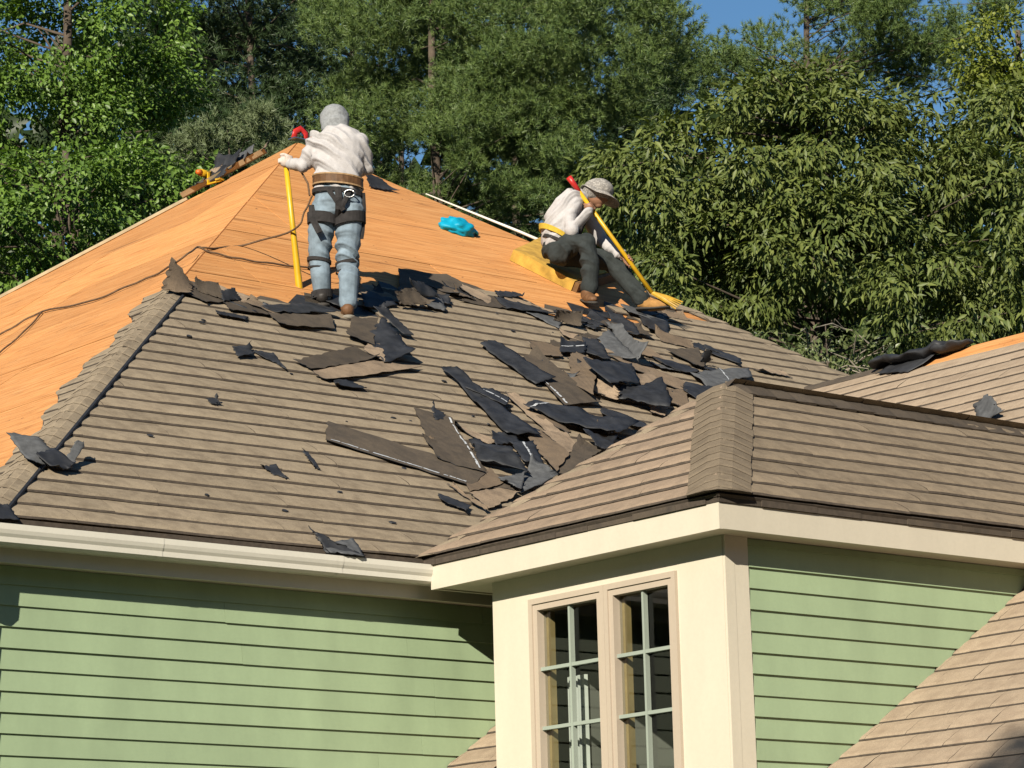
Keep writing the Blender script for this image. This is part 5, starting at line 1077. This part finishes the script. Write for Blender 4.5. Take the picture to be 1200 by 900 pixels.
# jeans
g = G()
torso(g, [lerp(J['pelvis'], J['waist'], .85), J['pelvis'], shift(lerp(J['hpL'], J['hpR'], .5), (0, 0, -.03))], [(.175, .125), (.188, .145), (.178, .132)])
for s in 'LR':
    limb(g, [J['hp' + s], J['th' + s], J['kn' + s], J['ca' + s], lerp(J['ca' + s], J['an' + s], .75), J['an' + s]], [.118, .104, .082, .082, .072, .076])
remeshed('jeans', g, M['jeans'], p1, .0085, 3, ('fold', .014, 72, .35, 1.0))
# belt: brown leather with tan edge lines, black webbing below
def ring(c, ra, rb, h, th, mat, name, parent, tilt=0., seg=28, ph=0):
    V = []; F = []
    for k in range(seg):
        a = 2 * PI * k / seg
        for (r_, z) in ((0, -h / 2), (th, -h / 2), (th, h / 2), (0, h / 2)):
            x = (ra + r_) * math.cos(a); y = (rb + r_) * math.sin(a); V.append((c[0] + x, c[1] + y, c[2] + z + tilt * x + ph * y))
    for k in range(seg):
        for q in range(4): F.append((k * 4 + q, ((k + 1) % seg) * 4 + q, ((k + 1) % seg) * 4 + (q + 1) % 4, k * 4 + (q + 1) % 4))
    return lobj(name, V, F, mat, parent, smooth=False)
wc = V3(J['waist']) + V3((0, 0, -.015))
bl = ring(wc, .188, .138, .085, .012, M['leather'], 'tool_belt', p1, -.1)
for dz in (-.036, .036): ring(wc + V3((0, 0, dz)), .2005, .1505, .012, .003, M['beltline'], 'belt_edge', bl, -.1)
hz = ring(V3(J['pelvis']) + V3((0, 0, .075)), .193, .145, .035, .01, M['webbing'], 'harness', p1, -.1)
for s, sg in (('L', -1), ('R', 1)):
    c_ = V3(lerp(J['hp' + s], J['th' + s], .45)) + V3((0, 0, -.01))
    ring(c_, .118, .118, .085, .012, M['webbing'], 'thigh_strap', hz, .12 * sg)
    kn = V3(J['kn' + s]); ring(kn + V3((0, 0, -.02)), .088, .088, .028, .008, M['webbing'], 'knee_strap', hz, .15 * sg)
    ring(kn + V3((0, 0, -.085)), .088, .088, .014, .005, M['webbing'], 'knee_strap', hz, .1 * sg)
    G().ball(kn + V3((-.03 if s == 'L' else .02, .07, .0)), (.07, .05, .1)).local('knee_pad', M['kneepad'], p1, True)
def strap(name, pts, w_, th=.008, par=None, mat='webbing'):
    return G().tube(pts, [(w_, th)] * len(pts), 4, side=(1, .0, 0)).local(name, M[mat], par or hz)
pv = V3(J['pelvis'])
strap('back_strap', [pv + V3((.01, -.155, .09)), pv + V3((.015, -.168, .0)), pv + V3((.012, -.15, -.09)), pv + V3((.0, -.06, -.15))], .026)
strap('back_strap', [pv + V3((.1, -.14, .07)), pv + V3((.06, -.165, -.03)), pv + V3((.03, -.15, -.09))], .02)
strap('back_strap', [pv + V3((-.07, -.15, .08)), pv + V3((.0, -.17, -.03)), pv + V3((.05, -.15, -.1))], .018)
strap('side_strap', [pv + V3((.2, -.03, .07)), pv + V3((.205, -.02, -.06)), pv + V3((.19, -.02, -.24)), pv + V3((.18, -.02, -.3))], .018)
strap('strap_tail', [pv + V3((-.2, -.07, -.03)), pv + V3((-.2, -.1, -.14)), pv + V3((-.14, -.13, -.27))], .026)
lp = pv + V3((.1, -.165, .03)); G().tube([lp + V3((.04 * math.cos(a), 0, .03 * math.sin(a))) for a in np.linspace(0, 2 * PI, 13)], .006, 6).local('metal_ring', M['metal'], hz, True)
lan = [V3(J['wrL']) + V3((.06, -.02, -.02)), V3(J['wrL']) + V3((.14, -.02, -.17)), pv + V3((-.22, -.03, .06))]
G().tube(lan, .008, 6).local('lanyard', M['rope'], hz, True)
# boots
def boot(hee, toe, ank, mat, sol, parent, w_=.045):
    h, t, a = V3(hee), V3(toe), V3(ank); g = G()
    d = (t - h).normalized()
    g.tube([h + V3((0, 0, .03)), lerp(h, t, .35) , lerp(h, t, .75), t], [(w_, .045), (w_ * 1.05, .05), (w_ * 1.08, .04), (w_ * .8, .025)], 12)
    g.ball(h + V3((0, 0, .025)), (w_, .05, .05)); g.tube([h + d * .04 + V3((0, 0, .03)), a + V3((0, 0, .04))], [.05, .054], 12); g.ball(t, (w_ * .8, .035, .026))
    b = remeshed('boot', g, mat, parent, .009, 3, (.003, 12, 12, 20))
    dn = V3((0, 0, -.035)); g = G(); g.tube([h + dn - d * .045, lerp(h, t, .5) + np.array(dn) if False else V3(lerp(h, t, .5)) + dn, t + dn * .7 + d * .03], [(w_ * 1.02, .016), (w_ * 1.05, .014), (w_ * .85, .012)], 10, side=d.cross(V3((0, 0, 1))))
    g.local('sole', sol, b, True); return b
boot(J['heR'], J['toeR'], J['anR'], M['boot'], M['sole'], p1, .048)
boot(J['heL'], J['toeL'], J['anL'], M['boot_black'], M['sole_dark'], p1, .05)
# flared trouser cuff over the black boot
ring(V3(J['anL']) + V3((-.005, .0, .0)), .074, .08, .06, .012, M['webbing'], 'gaiter', p1, .1)
# yellow roofing shovel the worker holds
sh = empty('roofing_shovel', tuple(Vector(P1_BASE) + Matrix.Rotation(AZ, 3, 'Z') @ PB), AZ, label='roofing shovel with long yellow pole planted upright left of the standing worker', cat='tool', group='yellow roofing tools')
a_, b_ = PT - PB, V3((0, 0, 0))
G().tube([a_, lerp(a_, b_, .5), lerp(a_, b_, .9), b_], [.021, .023, .03, .036], 12).local('handle', M['yellow'], sh, True)
G().box((-.11, -.012, -.03), (.11, .012, .03)).box((-.12, -.02, -.055), (.12, .02, -.0305)).local('blade', M['steel_yellow'], sh)
G().tube([a_ + (a_ - b_).normalized() * .012, a_ - (a_ - b_).normalized() * .06], .024, 12).local('end_grip', M['steel_yellow'], sh, True)

# ---- sitting worker, facing right
J = J2
p2 = empty('person', P2_BASE, AZ, label='worker in grey hat, white shirt and dark trousers sitting on the yellow pad', cat='person', group='roofers at work')
tt, tj, tip, tg = V3(J['tooltop']), V3(J['tooljoint']), V3(J['tooltip']), V3(J['toolgrip'])
tax = (tj - tt).normalized()
h1 = tt + tax * (V3(J['haN']) - tt).dot(tax); h2 = tt + tax * (V3(J['haF']) - tt).dot(tax)
g = G()
torso(g, [J['pelvis'], J['lumb'], J['mid'], J['chest'], J['shl'], J['neck']], [(.115, .15), (.105, .14), (.11, .15), (.115, .165), (.085, .14), (.055, .058)])
hd = V3(J['head']); fz = (V3(J['nose']) - hd).normalized(); up = (V3(J['crown']) - hd).normalized()
g.tube([J['neck'], hd], [.055, .06], 12); g.ball(hd, (.095, .076, .11), 0, 18, 14)
g.ball(hd + fz * .092 - up * .012, (.018, .013, .018)); g.ball(hd + fz * .045 - up * .085, (.035, .034, .028)); g.tube([hd + fz * .078 - up * .05 + V3((0, -.022, 0)), hd + fz * .078 - up * .05 + V3((0, .022, 0))], .009, 8)
for s in (-1, 1): g.ball(hd + V3((-.005, s * .077, -.01)), (.02, .012, .032))
limb(g, [J['shN'], J['elN'], J['wrN']], [.05, .042, .03]); limb(g, [J['shF'], J['elF'], J['wrF']], [.05, .042, .03])
g.tube([J['wrN'], h1 - V3((0, .02, 0))], [.03, .03], 10); g.tube([J['wrF'], h2 + (V3(J['wrF']) - h2).normalized() * .035], [.029, .028], 10)
grip(g, h1, -tax, V3(J['wrN']) - h1, .016); grip(g, h2, tax, V3(J['wrF']) - h2, .016)
for s in 'NF': limb(g, [J['hp' + s], J['th' + s], J['kn' + s], J['ca' + s], J['an' + s]], [.075, .07, .05, .05, .036])
for s in 'NF': limb(g, [J['an' + s], J['he' + s], J['toe' + s]], [.034, .034, .026])
remeshed('body', g, M['skin'], p2, .0065, 1)
for s in (-1, 1): G().ball(hd + fz * .083 + up * .012 + V3((0, s * .03, 0)), .011).local('eye', M['webbing'], p2, True)
g = G()
torso(g, [shift(J['pelvis'], (-.01, 0, .04)), J['lumb'], J['mid'], J['chest'], J['shl'], J['neck']], [(.135, .18), (.137, .18), (.145, .19), (.15, .205), (.115, .18), (.07, .075)])
limb(g, [shift(J['shN'], (0, .03, 0)), J['elN'], J['wrN']], [.084, .068, .046]); limb(g, [shift(J['shF'], (0, -.03, 0)), J['elF'], J['wrF']], [.084, .066, .046])
remeshed('shirt', g, M['shirt'], p2, .0085, 3, ('fold', .017, 60, -.6, .8))
g = G()
torso(g, [shift(J['lumb'], (0, 0, -.06)), J['pelvis']], [(.135, .17), (.15, .185)])
for s in 'NF': limb(g, [J['hp' + s], J['th' + s], J['kn' + s], J['ca' + s], lerp(J['ca' + s], J['an' + s], .7), J['an' + s]], [.115, .105, .088, .082, .075, .078])
remeshed('trousers', g, M['dark_trousers'], p2, .0085, 3, ('fold', .014, 66, .6, .8))
# soft hat with brim
g = G(); hc = hd + up * .035 - fz * .01
g.ball(hc, (.138, .12, .105), 0, 20, 12)
hat = remeshed('hat', g, M['hat'], p2, .009, 3, (.006, 9, 9, 9))
V = []; F = []; seg = 28
rt = V3((0, 1, 0))
for k in range(seg):
    a = 2 * PI * k / seg; d = fz * math.cos(a) + rt * math.sin(a)
    ext = .155 + .075 * max(0, math.cos(a))
    for (r_, z) in ((.095, .01), (ext, -.045 - .012 * math.sin(3 * a)), (ext, -.039 - .012 * math.sin(3 * a)), (.095, .018)): V.append(hc + d * r_ + up * z)
for k in range(seg):
    for q in range(4): F.append((k * 4 + q, ((k + 1) % seg) * 4 + q, ((k + 1) % seg) * 4 + (q + 1) % 4, k * 4 + (q + 1) % 4))
lobj('brim', V, F, M['hat'], hat, smooth=True)
ring(V3(J['lumb']) + V3((.0, 0, .02)), .143, .188, .05, .01, M['yellow_belt'], 'waist_strap', p2, -.55)
hz2 = ring(V3(J['lumb']) + V3((.01, 0, -.06)), .14, .182, .03, .01, M['webbing'], 'harness', p2, -.5)
ch = V3(J['chest']); 
G().tube([ch + V3((.10, -.1, .08)), ch + V3((.155, -.06, -.04)), V3(J['mid']) + V3((.165, -.03, -.06)), V3(J['lumb']) + V3((.15, -.05, -.08))], [(.03, .012)] * 4, 6).local('chest_strap', M['webbing'], hz2, True)
G().tube([ch + V3((.10, .1, .08)), ch + V3((.155, .06, -.04)), V3(J['mid']) + V3((.165, .05, -.06)), V3(J['lumb']) + V3((.15, .06, -.08))], [(.03, .012)] * 4, 6).local('chest_strap', M['webbing'], hz2, True)
G().ball(V3(J['mid']) + V3((.17, -.04, .03)), (.04, .05, .06)).local('pouch', M['webbing'], hz2, True)
boot(J['heN'], J['toeN'], J['anN'], M['boot'], M['sole_dark'], p2, .05)
boot(J['heF'], J['toeF'], J['anF'], M['boot_tan'], M['sole_dark'], p2, .052)
tl = empty('pry_shovel', tuple(Vector(P2_BASE) + Matrix.Rotation(AZ, 3, 'Z') @ tj), AZ, label='yellow roof pry tool with red end held by the sitting worker', cat='tool', group='yellow roofing tools')
L = lambda p: V3(p) - tj
G().tube([L(tt + tax * .1), L(lerp(tt, tj, .5)), L(tj)], [.019, .019, .022], 10).local('handle', M['yellow'], tl, True)
G().tube([L(tt - tax * .06), L(tt + tax * .0), L(tt + tax * .1)], [.028, .026, .022], 10).local('end_grip', M['red'], tl, True)
a_, b_, t_ = L(J['tipA']), L(J['tipB']), L(tj)
g = G()
for k in range(5):
    e_ = V3(lerp(a_, b_, k / 4)); g.tube([t_, V3(lerp(t_, e_, .55)) + V3((0, 0, .006)), e_], [.018, .014, .006], 6)
g.local('fork_blade', M['steel_yellow'], tl)

# ------------------------------------------------------------------ trees
def unit(a): return a / (np.linalg.norm(a, axis=1, keepdims=True) + 1e-9)
def leaves(C, D, N, L, W, droop=.2):
    """C base, D axis, N normal (unit), arrays L, W -> V, F quads of folded pointed leaves"""
    S = np.cross(D, N); n = len(C); L = L[:, None]; W = W[:, None]
    mid = C + D * L * .45 - N * W * .18
    V = np.stack([C, C + D * L * .42 + S * W * .5 + N * W * .1, C + D * L - N * L * droop, C + D * L * .42 - S * W * .5 + N * W * .1, mid], 1).reshape(-1, 3)
    b = np.arange(n)[:, None] * 5
    F = np.concatenate([b + np.array([[0, 4, 1]]), b + np.array([[1, 4, 2]]), b + np.array([[0, 3, 4]]), b + np.array([[3, 2, 4]])], 1).reshape(-1, 3)
    return V, F
def needles(C, D, L, w_):
    S = unit(np.cross(D, RNG.normal(size=D.shape))); L = L[:, None]
    V = np.stack([C + S * w_ * .5, C - S * w_ * .5, C + D * L], 1).reshape(-1, 3)
    F = np.arange(len(C) * 3).reshape(-1, 3); return V, F
def shell(rng, lobes, n):
    vol = np.array([l[3] * l[5] + l[3] * l[4] for l in lobes]); pk = rng.choice(len(lobes), n, p=vol / vol.sum())
    Lb = np.array(lobes)[pk]; d = unit(rng.normal(size=(n, 3))); r = rng.uniform(.45, 1.0, (n, 1)) ** .5
    return Lb[:, :3] + d * Lb[:, 3:6] * r, d, pk
def tree(kind, name, label, base, lobes, dens, seed, group):
    rng = np.random.default_rng(seed); rnd = random.Random(seed)
    t = empty(name, base, AZ, label=label, cat={'pine': 'tree', 'shrub': 'shrub'}.get(kind, 'tree'), group=group)
    area = sum(l[3] * l[5] * 3.1 for l in lobes)
    dark = dens < .7  # trees in deep shade: shade put in by darker leaf and needle colours
    sun_l = np.array([-.35, -.82, .45])
    if kind in ('broad', 'chestnut', 'shrub'):
        nclump = int(area * (20 if kind != 'shrub' else 40) * (1.0 if not dark else .4)); cl, dd, _ = shell(rng, lobes, nclump)
        hole = np.array([noise.noise(Vector(c * 1.1 + seed * 7)) for c in cl]); th_ = -.08 if kind == 'chestnut' else -.14; cl = cl[hole > th_]; dd = dd[hole > th_]
        per = {'broad': 105, 'chestnut': 92, 'shrub': 40}[kind]; R_ = {'broad': .31, 'chestnut': .36, 'shrub': .2}[kind]
        n = len(cl) * per
        cen = np.repeat(cl, per, 0); dirs = np.repeat(dd, per, 0)
        off = unit(rng.normal(size=(n, 3))) * (rng.random((n, 1)) ** .45) * R_ * np.array([1.15, 1.15, .62])
        C_ = cen + off
        D = unit(unit(off) * .7 + dirs * .5 + rng.normal(size=(n, 3)) * .45 + np.array([0, 0, -.3 if kind != 'chestnut' else -.5]))
        N = rng.normal(size=(n, 3)) * .55 + np.array([0, -.25, 1.0]) + dirs * .5; N = unit(N - D * (N * D).sum(1, keepdims=True))
        sz = {'broad': (.082, .052), 'chestnut': (.15, .05), 'shrub': (.075, .038)}[kind]
        s = rng.uniform(.55, 1.3, n) * (1.5 if dark else 1)
        V, F = leaves(C_, D, N, sz[0] * s, sz[1] * s, .25)
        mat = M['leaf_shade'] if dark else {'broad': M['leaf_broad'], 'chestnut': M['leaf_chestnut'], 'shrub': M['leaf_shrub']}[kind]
        if seed == 7: mat = M['leaf_yellow']
        tag(lobj('crown', V, F, mat, t), kind='stuff'); tips = cl
    else:
        scale = 1.0 if kind == 'pine' else .5
        # bough plates: flattened clumps
        nb = int(area * (6.5 if kind == 'pine' else 60) * (1 if not dark else .8)); bc, bd, _ = shell(rng, lobes, nb)
        hole = np.array([noise.noise(Vector(c * .5 + seed * 5)) for c in bc]); keep = hole > (-.30 if not dark else -.42); bc, bd = bc[keep], bd[keep]
        per = 64 if not dark else 34
        if kind == 'young': per = 12
        n = len(bc) * per; cen = np.repeat(bc, per, 0)
        br = np.repeat(rng.uniform(.32, .6, len(bc)), per)[:, None] * scale
        ang = rng.random(n) * 2 * PI; rad = np.sqrt(rng.random(n))[:, None]
        pl = np.stack([np.cos(ang), np.sin(ang), np.zeros(n)], 1) * rad * br
        zz = (rng.normal(size=(n, 1)) * .28 + .35 * (1 - rad ** 2) - .1) * br
        pl[:, 2:3] += zz
        TC = cen + pl
        TD = unit(pl * np.array([1, 1, .3]) / br + np.repeat(bd, per, 0) * .4 + np.array([0, -.15, .55]) + rng.normal(size=(n, 3)) * .3)
        nn = 26 if kind == 'pine' else 36
        if dark: nn = 18
        m = n * nn; C_ = np.repeat(TC, nn, 0); Dn = unit(np.repeat(TD, nn, 0) * .75 + unit(rng.normal(size=(m, 3))) * .8)
        L_ = rng.uniform(.07, .135, m) * (1 if kind == 'pine' else .8) * (1.35 if dark else 1)
        C_ = C_ + np.repeat(TD, nn, 0) * (rng.random((m, 1)) * .10 - .06)
        V, F = needles(C_, Dn, L_, .0115 if not dark else .02)
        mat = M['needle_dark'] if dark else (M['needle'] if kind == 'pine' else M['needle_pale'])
        tag(lobj('crown', V, F, mat, t), kind='stuff'); tips = bc
    # trunk and limbs
    lo = min(l[2] - l[5] for l in lobes); top = max(l[2] + l[5] * .6 for l in lobes)
    cx = float(np.mean([l[0] for l in lobes])); cy = float(np.mean([l[1] for l in lobes]))
    r0 = {'pine': .24, 'shrub': .03, 'young': .05}.get(kind, .2)
    if kind == 'shrub': cx, cy = cx, cy
    tx = 0 if kind in ('pine',) else cx
    tp = [(tx + .15 * math.sin(i * 1.1 + seed) * (0 if kind in ('shrub',) else 1) * min(1, i), cy + .1 * math.cos(i * 1.7), top * i / 7) for i in range(8)]
    G().tube(tp, [r0 * (1 - .8 * i / 7) for i in range(8)], 9).local('trunk', M['bark'], t, True)
    g = G(); sel = rng.choice(len(tips), min(len(tips), {'shrub': 24, 'young': 10, 'pine': 34}.get(kind, 40)), replace=False)
    for i in sel:
        q = tips[i]; zt = min(max(q[2] - abs(rnd.gauss(.5, .35)), 0.3), top)
        f = min(zt / top * 7, 6.99); k = int(f); a = np.array(tp[k]) * (1 - (f - k)) + np.array(tp[k + 1]) * (f - k)
        ml = a * .5 + q * .5 + np.array([0, 0, rnd.uniform(-.05, .25)]); rr = r0 * rnd.uniform(.05, .13)
        g.tube([a, ml, q, q + (q - ml) * .15], [rr, rr * .7, rr * .35, rr * .12], 5, cap=False)
    g.local('limbs', M['bark'] if kind != 'shrub' else M['bark_pale'], t, True)
    if kind == 'shrub':
        g = G()
        for i in range(16):
            q = tips[rnd.randrange(len(tips))]; d_ = V3((rnd.uniform(-1, 1), rnd.uniform(-.6, 0), rnd.uniform(-.1, .7))).normalized(); a = V3(q)
            g.tube([a, a + d_ * .2 + V3((0, -.1, .03)), a + d_ * .45 + V3((0, -.15, -.05))], [.011, .009, .004], 5, cap=False)
        g.local('bare_twigs', M['bark_pale'], t, True)
for a in TREES: tree(*a)

# deep woods beyond everything: one far mass of foliage on a dark bank
def woods():
    rng = np.random.default_rng(44)
    n = 45000; fwd = np.array([.6289, .7775]); rt_ = np.array([.7775, -.6289])
    d = rng.uniform(70, 100, n); u = rng.uniform(-22, 26, n); z = rng.random(n) ** .8 * (24.0 + 5 * np.array([noise.noise(Vector((x * .16, 3.3, 0))) for x in u]))
    C_ = np.stack([fwd[0] * d + rt_[0] * u, fwd[1] * d + rt_[1] * u, z], 1)
    D = unit(rng.normal(size=(n, 3)) + np.array([0, 0, -.4])); N = rng.normal(size=(n, 3)) + np.array([0, 0, .8]); N = unit(N - D * (N * D).sum(1, keepdims=True))
    s = rng.uniform(.5, 1.3, n)
    V, F = leaves(C_, D, N, .9 * s, .6 * s, .3)
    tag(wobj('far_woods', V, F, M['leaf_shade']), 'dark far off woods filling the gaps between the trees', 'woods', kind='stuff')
woods()
def lot_edge():
    """the wooded lot goes on round the camera's side; one tall unseen crown is set to dapple the lower right roof"""
    rng = np.random.default_rng(45); n = 15000
    a = rng.uniform(math.radians(-245), math.radians(-8), n)                # round the sides and behind the viewpoint
    rad = rng.uniform(36, 46, n); z = rng.random(n) * (14.5 + 2.0 * np.array([noise.noise(Vector((x * 5, 1.3, 0))) for x in a]))
    cx, cy = 10., 10.
    C_ = np.stack([cx + rad * np.cos(a), cy + rad * np.sin(a), z], 1)
    C2 = np.array([-6.1, -2.5, 12.85]) + unit(rng.normal(size=(1500, 3))) * rng.random((1500, 1)) ** .4 * 2.0
    n2 = len(C2); C_ = np.vstack([C_, C2]); n = len(C_)
    D = unit(rng.normal(size=(n, 3)) + np.array([0, 0, -.4])); N = unit(rng.normal(size=(n, 3)) + np.array([0, 0, .4])); N = unit(N - D * (N * D).sum(1, keepdims=True))
    s = rng.uniform(.7, 1.3, n) * np.where(np.arange(n) < n - n2, 1.0, .16)
    V, F = leaves(C_, D, N, 1.9 * s, 1.3 * s, .3)
    tag(wobj('surrounding_woods', V, F, M['leaf_shade']), 'woods round the near side of the lot', 'woods', kind='stuff')
lot_edge()
